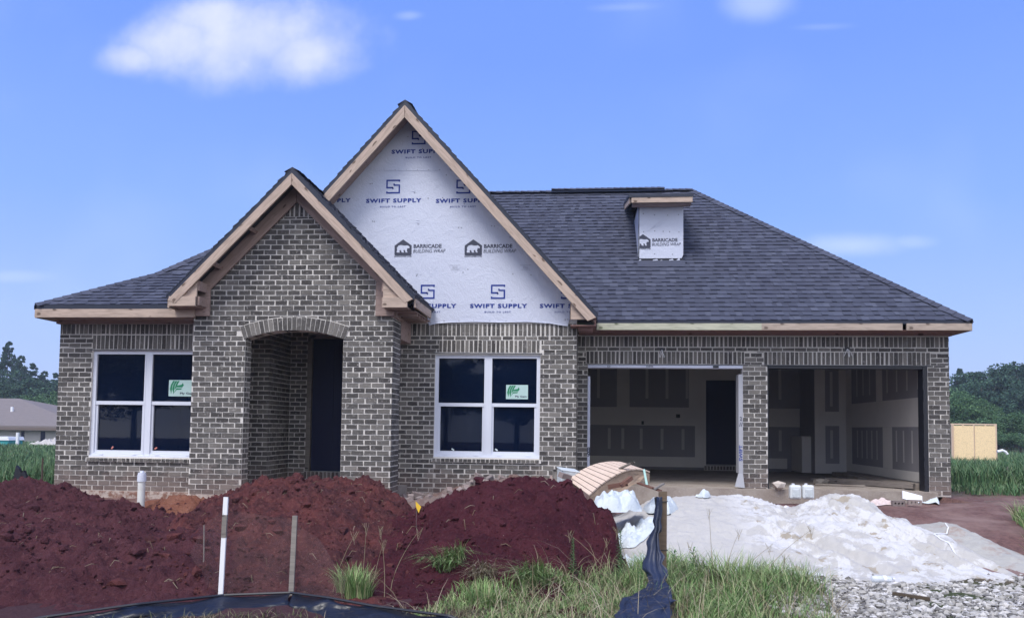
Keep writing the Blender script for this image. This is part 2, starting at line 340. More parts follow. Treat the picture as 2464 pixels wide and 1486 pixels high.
# ------------------------------------------------------------------ board helper (own local axes so the grain runs along it)
def board(name, p0, p1, wdt, th, m, parent, nrm=(0, -1, 0), ca=0., cb=0., side=-1, label=None):
    """board whose top edge runs p0->p1, hangs `wdt` to the side, thickness th along nrm; ca, cb shear the ends"""
    p0, p1, n = Vector(p0), Vector(p1), Vector(nrm).normalized()
    x = (p1-p0); L = x.length; x.normalize(); y = n.cross(x).normalized()
    if y.z > 0: y = -y
    z = x.cross(y)
    if z.dot(n) < 0: z = -z
    mb = MB(); mb.prism([(0, 0, 0), (L, 0, 0), (L+cb, wdt, 0), (ca, wdt, 0)], (0, 0, th))
    o = mb.build(name, m, parent); mw = Matrix((x, y, z)).transposed().to_4x4(); mw.translation = p0; o.matrix_basis = mw
    if label: o['label'] = label
    return o
def text2d(body, width, height, bold=.0, shear=0., spacing=1.):
    c = bpy.data.curves.new('t', 'FONT'); c.body = body; c.size = 1; c.offset = bold; c.shear = shear; c.space_character = spacing; c.resolution_u = 2
    o = bpy.data.objects.new('t', c); link(o); dg = bpy.context.evaluated_depsgraph_get(); me = bpy.data.meshes.new_from_object(o.evaluated_get(dg))
    vs = [v.co.copy() for v in me.vertices]; fs = [tuple(p.vertices) for p in me.polygons]
    bpy.data.objects.remove(o); bpy.data.curves.remove(c); bpy.data.meshes.remove(me)
    x0, x1 = min(v.x for v in vs), max(v.x for v in vs); z0, z1 = min(v.y for v in vs), max(v.y for v in vs)
    return [((v.x-x0)/(x1-x0)*width-width/2, (v.y-z0)/(z1-z0)*height-height/2) for v in vs], fs
# ================================================================== THE HOUSE
H = thing('brick_house', 'unfinished one storey house of dark grey brick with steep gables and open garage bays', 'house', (-1, 14, 0))
HM = Matrix.Translation((1, -14, 0))
def hp(o):                              # meshes below are written in world metres; put them under the house empty
    o.parent = H; o.matrix_basis = HM @ o.matrix_basis; return o
def HB(name, p0, p1, w_, th, m, **k):
    o = board(name, p0, p1, w_, th, m, None, **k); return hp(o)
YL, YP, YM, YG = 12.75, 12.35, 13.6, 14.5
FX = ((1, 0, 0), (0, 0, 1), (0, -1, 0))
B = .008
def front(mb, Y, region, **k): lay(mb, (0, Y+B, 0), *FX, region, **k)
def backing(mb, Y, x0, x1, z0, z1, th=.2): mb.box(x0, x1, Y+B, Y+th, z0, z1, 0)
BR = [M_mort, M_brick]
# --- left wing wall
mb = MB()
wx0, wx1, wz0, wz1 = -8.215, -6.32, .554, 2.314
Z0 = -.02
backing(mb, YL, -8.8, wx0, Z0, 2.77); backing(mb, YL, wx0, -6.262, Z0, wz0); backing(mb, YL, wx0, -6.262, wz1, 2.77); backing(mb, YL, wx1, -6.262, wz0, wz1)
front(mb, YL, rect(-8.8, wx0, 0, 2.38)); front(mb, YL, rect(-8.8, wx0, 2.38, 2.58)); front(mb, YL, rect(wx0, -6.27, 0, wz0-.08))
front(mb, YL, rect(-8.8, -6.27, 2.585, 2.765), soldier=True); front(mb, YL, rect(wx0, -6.27, wz1+.02, 2.58), soldier=True)
mb.box(-8.8+B, -8.6, YL+.2, 21., Z0, 2.77, 0)
lay(mb, (-8.8+B, YL, 0), (0, -1, 0), (0, 0, 1), (-1, 0, 0), [(-8.2, 0), (0, 0), (0, 2.58), (-8.2, 2.58)])
for yy_ in (): pass
hp(mb.build('brick_wall', BR, fix=False))
# --- porch: front wall with segmental arch
AX, AS, AH = -4.60, 2.475, .80          # centre, spring height, half opening
ARAD = (AH*AH+.135**2)/(2*.135); ACZ = AS+.135-ARAD; AO = ARAD+.205
xl, xr = -6.267, -3.0
mb = MB()
PX_, PZ_ = -4.565, 5.10
arc = [(AX+ARAD*math.sin(a), ACZ+ARAD*math.cos(a)) for a in [lerp(-math.asin(AH/ARAD), math.asin(AH/ARAD), i/18) for i in range(19)]]
outl = [(xl, 2.2)] + [(AX-AH, 2.2)] + arc + [(AX+AH, 2.2), (xr-B, 2.2), (xr-B, 3.25), (PX_, PZ_-.16), (xl, PZ_-.16-1.015*(PX_-xl))]
mb.prism([(x, YP+B, z) for x, z in outl], (0, .24, 0), 0)
mb.box(xl, AX-AH, YP+B, YP+.248, Z0, 2.2, 0); mb.box(AX+AH, xr-B, YP+B, YP+.248, Z0, 2.2, 0)
front(mb, YP, rect(xl, AX-AH, 0, AS), phase=.05); front(mb, YP, rect(AX+AH, xr, 0, AS), phase=.02)
gp = [(xl, AS), (xr, AS), (xr, 3.05), (-3.20, 3.38), (-4.25, 4.43), (-4.93, 4.43), (-5.98, 3.38), (xl, 3.05)]
front(mb, YP, gp, circ=(AX, ACZ, AO, math.asin(AH/ARAD)+.012), phase=.05)
front(mb, YP, [(-4.95, 4.43), (-4.24, 4.43), (-4.60, 4.78)], soldier=True)
# right return of the pier and its jambs
mb.box(-3.24, xr-B, YP+.248, 12.87, Z0, 2.85, 0)
lay(mb, (xr-B, YP, 0), (0, 1, 0), (0, 0, 1), (1, 0, 0), rect(0, .52, 0, 2.80), phase=.1)
lay(mb, (AX-AH-.001, YP, 0), (0, 1, 0), (0, 0, 1), (1, 0, 0), rect(0.012, .245, 0.1, AS), phase=.1, proud=.004)
lay(mb, (AX+AH+.001, YP, 0), (0, -1, 0), (0, 0, 1), (-1, 0, 0), rect(-.245, -.012, 0.1, AS), phase=.1, proud=.004)
mb.box(xl, xl+.22, YP+.248, YM, Z0, 2.85, 0)
hp(mb.build('porch_wall', BR, fix=False))
# voussoirs
mb = MB(); a1 = math.asin(AH/ARAD)+.01; nv = 23
for i in range(nv):
    t0, t1 = lerp(-a1, a1, i/nv), lerp(-a1, a1, (i+1)/nv); g = .0052/ARAD*rnd.uniform(.7, 1.35); t0 += g; t1 -= g
    ro = AO+rnd.uniform(-.006, .004); ri = ARAD+rnd.uniform(-.002, .004)
    q = [(AX+r*math.sin(t), ACZ+r*math.cos(t)) for r, t in ((ri, t0), (ri, t1), (ro, t1), (ro, t0))]
    mb.prism([(x, YP-.012+rnd.uniform(-.002, .002), z) for x, z in q], (0, .2, 0), 1)
q = [(AX+r*math.sin(t), ACZ+r*math.cos(t)) for r, t in [(ARAD+.004, lerp(-a1, a1, i/20)) for i in range(21)]+[(AO+.008, lerp(a1, -a1, i/20)) for i in range(21)]]
mb.prism([(x, YP-.006, z) for x, z in q], (0, .012, 0), 0)
hp(mb.build('arch', BR))
# alcove walls behind the arch
mb = MB()
backing(mb, YM, -6.05, -5.492-B, 0.0, 2.9); front(mb, YM, rect(-6.05, -5.492, .1, 2.8))
mb.box(-5.7, -5.492-B, YM+.2, 14.8, 0, 2.9, 0); lay(mb, (-5.492-B, YM, 0), (0, 1, 0), (0, 0, 1), (1, 0, 0), rect(0, 1.01, .1, 2.9), phase=.1)
YB = 14.6
backing(mb, YB, -5.5, -5.16, 0, 2.9); front(mb, YB, rect(-5.492, -5.16, .1, 2.9)); mb.box(-5.16, -4.1, YB+B, YB+.2, 2.80, 2.9, 0); backing(mb, YB, -4.1, -3.9, 0, 2.9)
mb.box(-5.16, -4.1, YB+B, YB+.2, 0, .20, 0)
mb.box(-3.9, -3.7, YM+.2, 14.8, 0, 2.9, 0)
front(mb, YB-.06, rect(-5.16, -4.1, .13, .27), soldier=True); mb.box(-5.16, -4.1, YB-.052, YB+.1, .12, .265, 0)
hp(mb.build('alcove_wall', BR, fix=False))
mb = MB(); mb.box(-6.04, -3.01, YP+.255, YB-.001, -.02, .12); hp(mb.build('porch_floor', M_conc))
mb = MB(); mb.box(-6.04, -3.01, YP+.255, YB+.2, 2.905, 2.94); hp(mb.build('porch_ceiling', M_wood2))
# front entrance: the dark of its opening is painted as a navy leaf
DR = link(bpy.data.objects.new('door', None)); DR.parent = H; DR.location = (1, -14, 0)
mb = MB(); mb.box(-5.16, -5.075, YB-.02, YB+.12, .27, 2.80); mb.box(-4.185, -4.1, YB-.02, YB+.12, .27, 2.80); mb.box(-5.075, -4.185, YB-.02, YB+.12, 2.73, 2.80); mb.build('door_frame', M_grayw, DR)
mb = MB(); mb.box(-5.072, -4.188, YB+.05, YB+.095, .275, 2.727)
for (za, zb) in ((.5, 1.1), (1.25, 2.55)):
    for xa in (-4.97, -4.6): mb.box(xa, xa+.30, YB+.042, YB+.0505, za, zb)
mb.build('doorway_shade_leaf', M_dark, DR)
# --- middle wall
mb = MB(); mx0, mx1, mz0, mz1 = -2.567, -.762, .60, 2.345
backing(mb, YM, -3.9, mx0, Z0, 2.95); backing(mb, YM, mx1, -.14-B, Z0, 2.95); lay(mb, (-.14-B, YM, 0), (0, 1, 0), (0, 0, 1), (1, 0, 0), rect(0, .88, 0, 2.85), phase=.1); backing(mb, YM, mx0, mx1, Z0, mz0); backing(mb, YM, mx0, mx1, mz1, 2.95)
front(mb, YM, rect(-3.9, mx0, 0, 2.385)); front(mb, YM, rect(mx1, -.14, 0, 2.385)); front(mb, YM, rect(mx0, mx1, 0, mz0-.08))
front(mb, YM, rect(-3.9, -2.50, 2.385, 2.60)); front(mb, YM, rect(-.745, -.14, 2.385, 2.60)); front(mb, YM, rect(-3.9, -.14, 2.605, 2.665), rowh=.07, orow=2.60)
front(mb, YM, rect(-2.50, -.745, 2.385, 2.60), soldier=True); front(mb, YM, rect(-3.9, -.14, 2.67, 2.885), soldier=True)
mb.box(-.34, -.14-B, YM+.2, YG, Z0, 2.95, 0)
hp(mb.build('brick_wall', BR, fix=False))
# --- garage wall
mb = MB(); g0, g1, g2, g3, g4, g5 = -.14, .045, 2.765, 3.19, 5.896, 6.254; gz = 2.262
backing(mb, YG, g0, g1, .02, 2.8); backing(mb, YG, g2, g3, .02, 2.8); backing(mb, YG, g4, g5, .02, 2.8); backing(mb, YG, g1, g2, gz, 2.8); backing(mb, YG, g3, g4, gz, 2.8)
pz = .045
for a, b in ((g0, g1), (g2, g3), (g4, g5)): front(mb, YG, rect(a, b, pz, 2.275), phase=a, orow=pz, jt=.014)
front(mb, YG, rect(g0, .01, 2.275, 2.505), phase=g0, orow=pz); front(mb, YG, rect(2.80, 3.13, 2.275, 2.505), phase=2.8, orow=pz); front(mb, YG, rect(5.95, g5, 2.275, 2.505), phase=5.95, orow=pz)
for a, b in ((.015, 2.795), (3.135, 5.945)): front(mb, YG, rect(a, b, gz+.01, 2.505), soldier=True, jt=.016)
front(mb, YG, rect(g0, g5, 2.508, 2.575), rowh=.07, orow=2.507, jt=.014); front(mb, YG, rect(g0, g5, 2.58, 2.775), soldier=True, jt=.016)
mb.box(6.05, g5-B, YG+.2, 21.9, 0, 2.8, 0); lay(mb, (g5-B, YG, 0), (0, 1, 0), (0, 0, 1), (1, 0, 0), rect(0, 7.3, .04, 2.75))
hp(mb.build('brick_wall', BR, fix=False))
# steel lintel edges
mb = MB()
for a, b, Y, z in ((.0, 2.8, YG, gz), (3.13, 5.95, YG, gz), (-2.6, -.73, YM, mz1+.022), (wx0-.05, -6.28, YL, wz1+.008)): mb = MB(); mb.box(a, b, Y-.006, Y+.1, z-.001, z+.009); hp(mb.build('lintel', M_drip))
# footing & slabs
mb = MB(); mb.box(-8.83, -6.27, YL-.06, YL+.3, -.30, -.005); mb.box(xl-.04, -5.36, YP-.05, YP+.3, -.3, -.004); mb.box(-5.36, -3.0, YP-.05, YP+.3, -.3, -.006); mb.box(-3.9, -.15, YM-.05, YM+.2, -.3, -.004)
hp(mb.build('footing', M_foot))
SLZ = .115
mb = MB(); mb.box(g1-.05, 5.98, YG-.13, 14.88, -.25, SLZ-.012); mb.box(-.13, 6.05, 14.88, 21.6, -.25, SLZ)
hp(mb.build('garage_slab', M_conc))
# --- garage interior: drywall with taped joints
GY = 20.6; GC = 2.78; RX = 6.02
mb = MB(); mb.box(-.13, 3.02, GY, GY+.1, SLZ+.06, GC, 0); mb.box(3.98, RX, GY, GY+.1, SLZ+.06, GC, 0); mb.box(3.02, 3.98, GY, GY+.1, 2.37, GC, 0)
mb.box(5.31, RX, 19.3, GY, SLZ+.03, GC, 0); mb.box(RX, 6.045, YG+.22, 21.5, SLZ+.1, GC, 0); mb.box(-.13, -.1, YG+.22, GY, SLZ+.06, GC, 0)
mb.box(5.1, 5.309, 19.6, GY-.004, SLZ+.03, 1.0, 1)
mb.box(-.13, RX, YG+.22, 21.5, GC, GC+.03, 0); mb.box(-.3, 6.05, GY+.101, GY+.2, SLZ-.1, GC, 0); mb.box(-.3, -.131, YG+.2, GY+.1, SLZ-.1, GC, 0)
# compound bands (slightly proud) on back wall, bump-out and right wall
def bw(x0, x1, z0, z1, m=1, e=.003): mb.box(x0, x1, GY-e, GY-.0005, z0, z1, m)
bw(-.1, 3.02, 1.22, 1.68); bw(-.1, 3.02, SLZ+.07, .44); bw(.8, 1.12, 1.68, 2.77); bw(2.75, 3.02, .44, 1.22); bw(2.6, 3.02, 1.68, 2.77); bw(3.02, 3.98, 2.40, 2.77, 1)
bw(3.98, 5.31, 1.22, 1.68); bw(3.98, 5.0, SLZ+.07, .44); bw(4.0, 4.15, .44, 1.22)
for x in (.30, 1.52, 2.02, 2.52): bw(x, x+.07, 1.90, 2.7, 2)
for x in (.58, .92, 1.38, 1.90, 2.42): bw(x, x+.07, .62, 1.14, 2)
for x in (4.3, 4.8): bw(x, x+.07, .62, 1.14, 2); bw(x, x+.07, 1.9, 2.7, 2)
e = 19.3
def bb(x0, x1, z0, z1, m=1): mb.box(x0, x1, e-.003, e-.0005, z0, z1, m)
bb(5.312, 5.55, SLZ+.04, GC-.01); bb(5.86, RX, SLZ+.04, GC-.01); bb(5.55, 5.86, 1.25, 1.58); bb(5.55, 5.86, SLZ+.04, .38); bb(5.66, 5.72, .5, 1.15, 2); bb(5.66, 5.72, 1.7, 2.5, 2)
def rw(y0, y1, z0, z1, m=1): mb.box(RX-.003, RX-.0005, y0, y1, z0, z1, m)
rw(14.75, 18.9, 1.22, 1.75); rw(14.75, 18.9, SLZ+.11, .40); rw(18.9, 19.3, SLZ+.11, GC); rw(16.5, 17.0, .402, 1.218); rw(17.0, 17.35, 1.752, GC)
for y in (15.1, 15.5, 15.9, 16.25, 17.3, 17.6, 17.9, 18.2, 18.5): rw(y, y+.06, .55, 1.15, 2)
for y in (15.2, 15.7, 16.2, 16.7, 17.7, 18.1, 18.5): rw(y, y+.06, 1.9, 2.7, 2)
hp(mb.build('interior_drywall', [M_board, M_dry, M_tapej]))
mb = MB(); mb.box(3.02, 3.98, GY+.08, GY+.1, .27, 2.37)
hp(mb.build('inner_doorway_shade', M_dark))  # flat navy sheet painted as the darkness of the open doorway
mb = MB(); mb.box(2.97, 4.03, GY-.03, GY-.001, SLZ, .24, 0); front(mb, GY-.04, rect(2.97, 4.03, SLZ+.01, .235), soldier=True); hp(mb.build('door_step', BR, fix=False))
mb = MB(); mb.box(2.96, 3.02, GY-.014, GY-.001, .24, 2.43); mb.box(3.98, 4.04, GY-.014, GY-.001, .24, 2.43); mb.box(3.02, 3.98, GY-.014, GY-.001, 2.37, 2.43); hp(mb.build('inner_door_trim', M_dry))
for (x, z, s) in ((2.28, 1.42, .10), (1.72-.3, 1.24, .06)):
    mb = MB(); mb.box(x, x+s, GY-.006, GY-.0035, z, z+.09); hp(mb.build('outlet_hole', M_black))
mb = MB(); mb.box(5.6, RX-.002, 14.9, 19.0, SLZ, SLZ+.09); mb.build
o = hp(mb.build('wall_curb', M_conc))
# garage opening linings
mb = MB(); mb.box(g1, g1+.045, YG-.004, YG+.25, SLZ+.02, 2.05)
hp(mb.build('door_jamb', M_wrap))
mb = MB(); mb.box(g2-.075, g2, YG-.006, YG+.24, SLZ+.25, 2.10); mb.prism([(g2-.075, YG-.006, SLZ+.25), (g2-.002, YG-.006, SLZ+.25), (g2+.02, YG-.05, SLZ+.0), (g2-.15, YG-.06, SLZ+.02)], (0, .05, 0))
hp(mb.build('jamb_wrap', mat('grey_wrap', (.36, .37, .41), .6, .3)))  # wrap in a darker, greyer tone than the gable sheet
mb = MB(); mb.box(g1, g2, YG+.004, YG+.25, gz-.055, gz-.004); hp(mb.build('head_wrap', M_wrap))
mb = MB()
mb.box(g3+.001, g3+.022, YG+.02, YG+.25, SLZ, gz-.01); mb.box(g4-.07, g4-.001, YG+.01, YG+.25, SLZ-.02, gz-.01); mb.box(g3+.022, g4-.07, YG+.01, YG+.25, gz-.05, gz-.004)
for i in range(30):
    z = lerp(.2, 2.2, i/29); mb.box(g4-.075-rnd.uniform(0, .012), g4-.06, YG+.0, YG+.05, z, z+.06)
hp(mb.build('black_flashing', M_black))
# lettering on the wraps
mb = MB()
def put_text(mb, body, cx, cz, w_, h_, y, n='front', m=0, bold=.01, shear=0., sp=1., rot=False):
    v, f = text2d(body, w_, h_, bold, shear, sp)
    if rot: v = [(-b, a) for a, b in v]
    mb.raw([(cx+a, y, cz+b) for a, b in v], f, m)
yj = YG-.008
def TB(f, *a, **k): b_ = MB(); f(b_, *a, **k); hp(b_.build('lettering', [M_inkg, M_ink], fix=False))
for s, z in (('8', 1.02-.30), ('9', .64), ): TB(put_text, s, g1+.022, z+.02, .06, .09, YG-.0065, bold=.02)
TB(put_text, 'SWIFT', g2-.04, .72, .28, .06, YG-.0085, bold=.02, rot=True, m=1)
TB(put_text, '2', g2-.035, 1.32, .04, .07, YG-.0085, bold=.02); TB(put_text, '//', g2-.035, 1.22, .06, .07, YG-.0085, bold=.02)
TB(put_text, 'om', 1.14, gz-.03, .12, .035, YG+.002, bold=.02); mb = MB(); mb.box(2.25, 2.35, YG+.0, YG+.002, gz-.05, gz-.01, 0); hp(mb.build('black_tape', M_black)); TB(put_text, 'D', .42, gz-.03, .05, .035, YG+.002, bold=.02)

# light fixture boxes with loose wires above the garage doors
for px, py in ((1597, 843), (2043, 841)):
    c = W(px, py, YG)
    mb = MB(); mb.box(c.x-.07, c.x+.01, YG-.004, YG-.001, c.z-.01, c.z+.045); hp(mb.build('fixture_hole', M_black))
    mb = MB()
    for k in range(4):
        pts = [Vector((c.x-.03, YG, c.z+.01))]; d = Vector((rnd.uniform(-.4, .6), -1, rnd.uniform(-.2, .3)))
        for j in range(7): d += Vector((rnd.uniform(-.5, .5), .25, -.45)); pts.append(pts[-1]+d.normalized()*.022)
        mb.tube([(p.x, min(p.y, YG-.012), p.z) for p in pts], .0045, 5)
    hp(mb.build('loose_wire', M_white))
# ------------------------------------------------------------------ windows
def window(x0, x1, z0, z1, ml, mr, rail, Y, sticker=None, tags_=()):
    w_ = hp(link(bpy.data.objects.new('window', None)))
    y0, y1 = Y+.045, Y+.11; fr = .06
    mb = MB()
    mb.box(x0, x0+fr, y0, y1, z0, z1); mb.box(x1-fr, x1, y0, y1, z0, z1); mb.box(x0+fr, x1-fr, y0, y1, z1-fr+.005, z1); mb.box(x0+fr, x1-fr, y0, y1, z0, z0+fr); mb.box(ml, mr, y0, y1, z0+fr, z1-fr+.005)
    mb.box(ml-.004, ml+.02, y0-.006, y0-.001, z0+.01, z1-.01); mb.box(mr-.02, mr+.004, y0-.006, y0-.001, z0+.01, z1-.01)
    mb.box(x0-.005, x1+.005, y0-.03, y0-.002, z0-.012, z0+.022)
    for a, b in ((x0+fr, ml), (mr, x1-fr)):
        mb.box(a, b, y0+.01, y1, rail-.03, rail+.03)
        mb.box(a, a+.035, y0+.022, y1-.005, z0+fr, rail-.03); mb.box(b-.035, b, y0+.022, y1-.005, z0+fr, rail-.03); mb.box(a+.035, b-.035, y0+.022, y1-.005, z0+fr, z0+fr+.045)
        mb.box(a+.1, a+.17, y0-.01, y0+.01, z0+.03, z0+.045); mb.box(b-.17, b-.1, y0-.01, y0+.01, z0+.03, z0+.045)
    f = mb.build('window_frame', M_vinyl, w_)
    panes = []
    for a, b in ((x0+fr, ml), (mr, x1-fr)):
        for c, d, yo in ((rail+.03, z1-fr+.005, 0.), (z0+fr+.045, rail-.03, .02)):
            i_ = .0 if yo == 0 else .035
            mb = MB(); mb.box(a+i_, b-i_, y0+.035+yo, y0+.040+yo, c, d); panes.append(mb.build('pane', M_glass, w_))
    if sticker:
        sx0, sz0, sw, shh = sticker; ys = y0+.034
        mb = MB(); mb.box(sx0, sx0+sw, ys-.002, ys, sz0, sz0+shh, 0)
        gm = 1
        def arcband(cx, cz, r0, r1, a0, a1, n=10):
            p = [(cx+r1*math.cos(lerp(a0, a1, i/n)), cz+r1*math.sin(lerp(a0, a1, i/n))) for i in range(n+1)]+[(cx+r0*math.cos(lerp(a1, a0, i/n)), cz+r0*math.sin(lerp(a1, a0, i/n))) for i in range(n+1)]
            mb.face([(a, ys-.003, b) for a, b in p], 1)
        U = shh
        for k in range(3):              # three sweeping leaf bands
            xa = sx0+U*(.08+.15*k); pts = []
            mb.face([(xa, ys-.003, sz0+U*(.46-.02*k)), (xa+U*.06, ys-.003, sz0+U*.72), (xa+U*.19, ys-.003, sz0+U*.95), (xa+U*.31, ys-.003, sz0+U*.95), (xa+U*.17, ys-.003, sz0+U*.70), (xa+U*.09, ys-.003, sz0+U*(.12 if k < 2 else .5))], 1)
        mb.face([(sx0+U*.5, ys-.003, sz0+U*.55), (sx0+U*.86, ys-.003, sz0+U*.55), (sx0+U*.96, ys-.003, sz0+U*.68), (sx0+U*.90, ys-.003, sz0+U*.84), (sx0+U*.82, ys-.003, sz0+U*.72), (sx0+U*.52, ys-.003, sz0+U*.66)], 1)
        mb.face([(sx0+U*.30, ys-.003, sz0+U*.14), (sx0+U*.50, ys-.003, sz0+U*.50), (sx0+U*.86, ys-.003, sz0+U*.50), (sx0+U*.80, ys-.003, sz0+U*.42), (sx0+U*.50, ys-.003, sz0+U*.40)], 1)
        put_text(mb, 'Ply Gem', sx0+sw*.68, sz0+U*.17, sw*.52, U*.17, ys-.003, bold=.035, m=2)
        mb.build('sticker', [M_stk, M_stkg, M_inkg], w_, fix=False)
    for (a, b, r_, m_) in tags_:
        mb = MB(); c, s_ = math.cos(r_), math.sin(r_)
        q = [(a+c*i-s_*j, y0+.052, b+s_*i+c*j) for i, j in ((-.025, -.012), (.025, -.012), (.025, .012), (-.025, .012))]
        mb.prism(q, (0, .001, 0)); mb.build('small_tag', m_, w_)
    sm = MB(); sm.box(x0-.03, x1+.03, Y-.022, Y+.05, z0-.085, z0-.018, 0)
    lay(sm, (0, Y-.022, 0), *FX, rect(x0-.03, x1+.03, z0-.083, z0-.018), soldier=True, proud=.01, jt=.013)
    so_ = sm.build('sill', BR, w_, fix=False)
    rm = MB(); a, b, c, d = x0-.3, x1+.3, z0-.5, 2.65; D = Y+3.6
    for q in ((a, b, D, D+.05, c, d), (a-.05, a, Y+.2, D, c, d), (b, b+.05, Y+.2, D, c, d), (a, b, Y+.2, D, c-.05, c), (a, b, Y+.2, D, d, d+.05)): rm.box(*q)
    rm.build('room_walls', M_board, w_)
    return w_
M_stk = flat('pale_sticker', (.42, .58, .56)); M_stkg = flat('green_logo', (.01, .20, .09)); M_stkr = flat('red_tag', (.55, .20, .16)); M_stkw = flat('white_tag', (.6, .68, .68))
window(wx0, wx1, wz0, wz1, -7.305, -7.183, 1.447, YL, (-6.90, 1.565, .47, .27), ((-7.86, .70, .9, M_stkr), (-7.1, .70, .6, M_stkr)))
window(mx0, mx1, mz0, mz1, -1.713, -1.588, 1.495, YM, (-1.345, 1.60, .375, .242), ((-2.42, 1.69, -.3, M_stkw), (-2.25, .73, -.6, M_stkw), (-1.5, .735, -.6, M_stkw)))
# ------------------------------------------------------------------ roofs
def shingle(o, u, v, poly, mb, lift=.0, rh=.143):
    o, u, v = Vector(o), Vector(u).normalized(), Vector(v).normalized(); n = u.cross(v)
    if n.z < 0: n = -n
    if area_s(poly) < 0: poly = poly[::-1]
    pl = planes(poly); a0, a1 = min(p[0] for p in poly), max(p[0] for p in poly); b0, b1 = min(p[1] for p in poly), max(p[1] for p in poly)
    for r in range(math.ceil((b1-b0)/rh)):
        z0 = b0+r*rh; x = a0-rnd.uniform(0, .3); th = True
        wob = rnd.uniform(-.003, .003)
        while x < a1:
            w_ = rnd.uniform(.07, .16) if th else rnd.uniform(.07, .18); h0 = (.024 if th else .014)+rnd.uniform(-.001, .002)+lift; th = not th if rnd.random() < .8 else th
            q = [(x, z0+wob+rnd.uniform(-.004, .004)), (x+w_, z0+wob+rnd.uniform(-.004, .004)), (x+w_, z0+rh+.01), (x, z0+rh+.01)]
            x += w_
            for (A, B_, C) in pl:
                if len(q) < 3: break
                q = clip(q, A, B_, C)
            if len(q) < 3 or area(q) < 1e-4: continue
            L = len(q); hh = [lerp(h0, lift+.002, min(1, max(0, (p[1]-z0)/rh))) for p in q]
            top = [o+u*p[0]+v*p[1]+n*h for p, h in zip(q, hh)]; bot = [o+u*p[0]+v*p[1]+n*(lift-.004) for p in q]
            mb.raw(bot+top, [tuple(range(L, 2*L))]+[(i, (i+1) % L, (i+1) % L+L, i+L) for i in range(L)], 1)
def area_s(p): return sum(p[i][0]*p[(i+1) % len(p)][1]-p[(i+1) % len(p)][0]*p[i][1] for i in range(len(p)))/2
def slope(name, pts3, th=.05, sh=True, lift=.0, eave=(0, 1)):
    """pts3: planar roof polygon, first edge is the eave. deck + shingles"""
    P = [Vector(p) for p in pts3]; u = (P[1]-P[0]).normalized(); n = u.cross((P[2]-P[0]).normalized()).normalized()
    if n.z < 0: n = -n
    v = n.cross(u)
    if v.z < 0: v = -v
    mb = MB(); mb.prism([p-n*.001 for p in P], -n*th, 0)
    if sh: shingle(P[0], u, v, [((p-P[0]).dot(u), (p-P[0]).dot(v)) for p in P], mb)
    return hp(mb.build(name, [M_drip, M_shing], fix=False))
def cap(a, b, m=M_shing, w_=.13, name='ridge_cap', lift=.02, side=None):
    a, b = Vector(a), Vector(b); d = (b-a); L = d.length; d.normalize(); s = d.cross(ZU).normalized(); up = s.cross(d)
    mb = MB(); k = int(L/.14)
    for i in range(k):
        p = a+d*(L*i/k); q = a+d*(L*(i+1)/k+.02); hp_, hq = lift+.016, lift+.004; dr = .07*rnd.uniform(.85, 1.1)
        mb.raw([p+up*hp_, p+s*w_+up*(hp_-dr), p-s*w_+up*(hp_-dr), q+up*hq, q+s*w_+up*(hq-dr), q-s*w_+up*(hq-dr), p, q],
               [(0, 1, 4, 3), (0, 3, 5, 2), (1, 0, 2, 6), (1, 6, 7, 4), (2, 5, 7, 6)], 0)
    return hp(mb.build(name, m, fix=False))
EZ = 2.993; KM = .857
ex, ey = 6.43, 14.05; rx, ry, rz = 2.35, 18.13, EZ+KM*4.08
slope('roof', [(-4.2, ey, EZ), (ex, ey, EZ), (rx, ry, rz), (-4.2, ry, rz)])
slope('roof', [(ex, ey, EZ), (ex, ry+4.08, EZ), (rx, ry, rz)])
slope('roof', [(ex, ry+4.08, EZ), (-4.2, ry+4.08, EZ), (-4.2, ry, rz), (rx, ry, rz)])
cap((ex, ey, EZ), (rx, ry, rz)); cap((-4.2, ry, rz), (rx, ry, rz), lift=.03, name='ridge_cap')
va, vb = W(1327, 455, ry), W(1597, 455, ry)
mb = MB(); mb.prism([(va.x, ry-.17, rz-.05), (va.x, ry, rz+.07), (va.x, ry+.17, rz-.05), (va.x, ry, rz+.04)], (vb.x-va.x, 0, 0)); hp(mb.build('ridge_vent', M_drip)); cap((va.x, ry, rz+.07), (vb.x, ry, rz+.07), lift=.005)
# left wing roof with a flatter kick at the eave
lx, ly, lz = -8.935, 12.3, 3.012; k1, s1 = 1.3, .572; z1_ = lz+k1*s1; k2 = (rz-z1_)/KM; RY2 = ly+k1+k2; back = RY2+k1+k2
slope('roof', [(lx, ly, lz), (-6.285, ly, lz), (-6.285, ly+k1, z1_), (lx+k1, ly+k1, z1_)])
slope('roof', [(lx+k1, ly+k1, z1_), (-3.4, ly+k1, z1_), (-3.4, RY2, rz), (lx+k1+k2, RY2, rz)])
slope('roof', [(lx, back, lz), (lx, ly, lz), (lx+k1, ly+k1, z1_), (lx+k1, back-k1, z1_)])
slope('roof', [(lx+k1, back-k1, z1_), (lx+k1, ly+k1, z1_), (lx+k1+k2, RY2, rz)])
slope('roof', [(-3.4, back, lz), (lx, back, lz), (lx+k1, back-k1, z1_), (-3.4, back-k1, z1_)]); slope('roof', [(-3.4, back-k1, z1_), (lx+k1, back-k1, z1_), (lx+k1+k2, RY2, rz), (-3.4, RY2, rz)])
cap((lx, ly, lz), (lx+k1, ly+k1, z1_)); cap((lx+k1, ly+k1, z1_), (lx+k1+k2, RY2, rz))
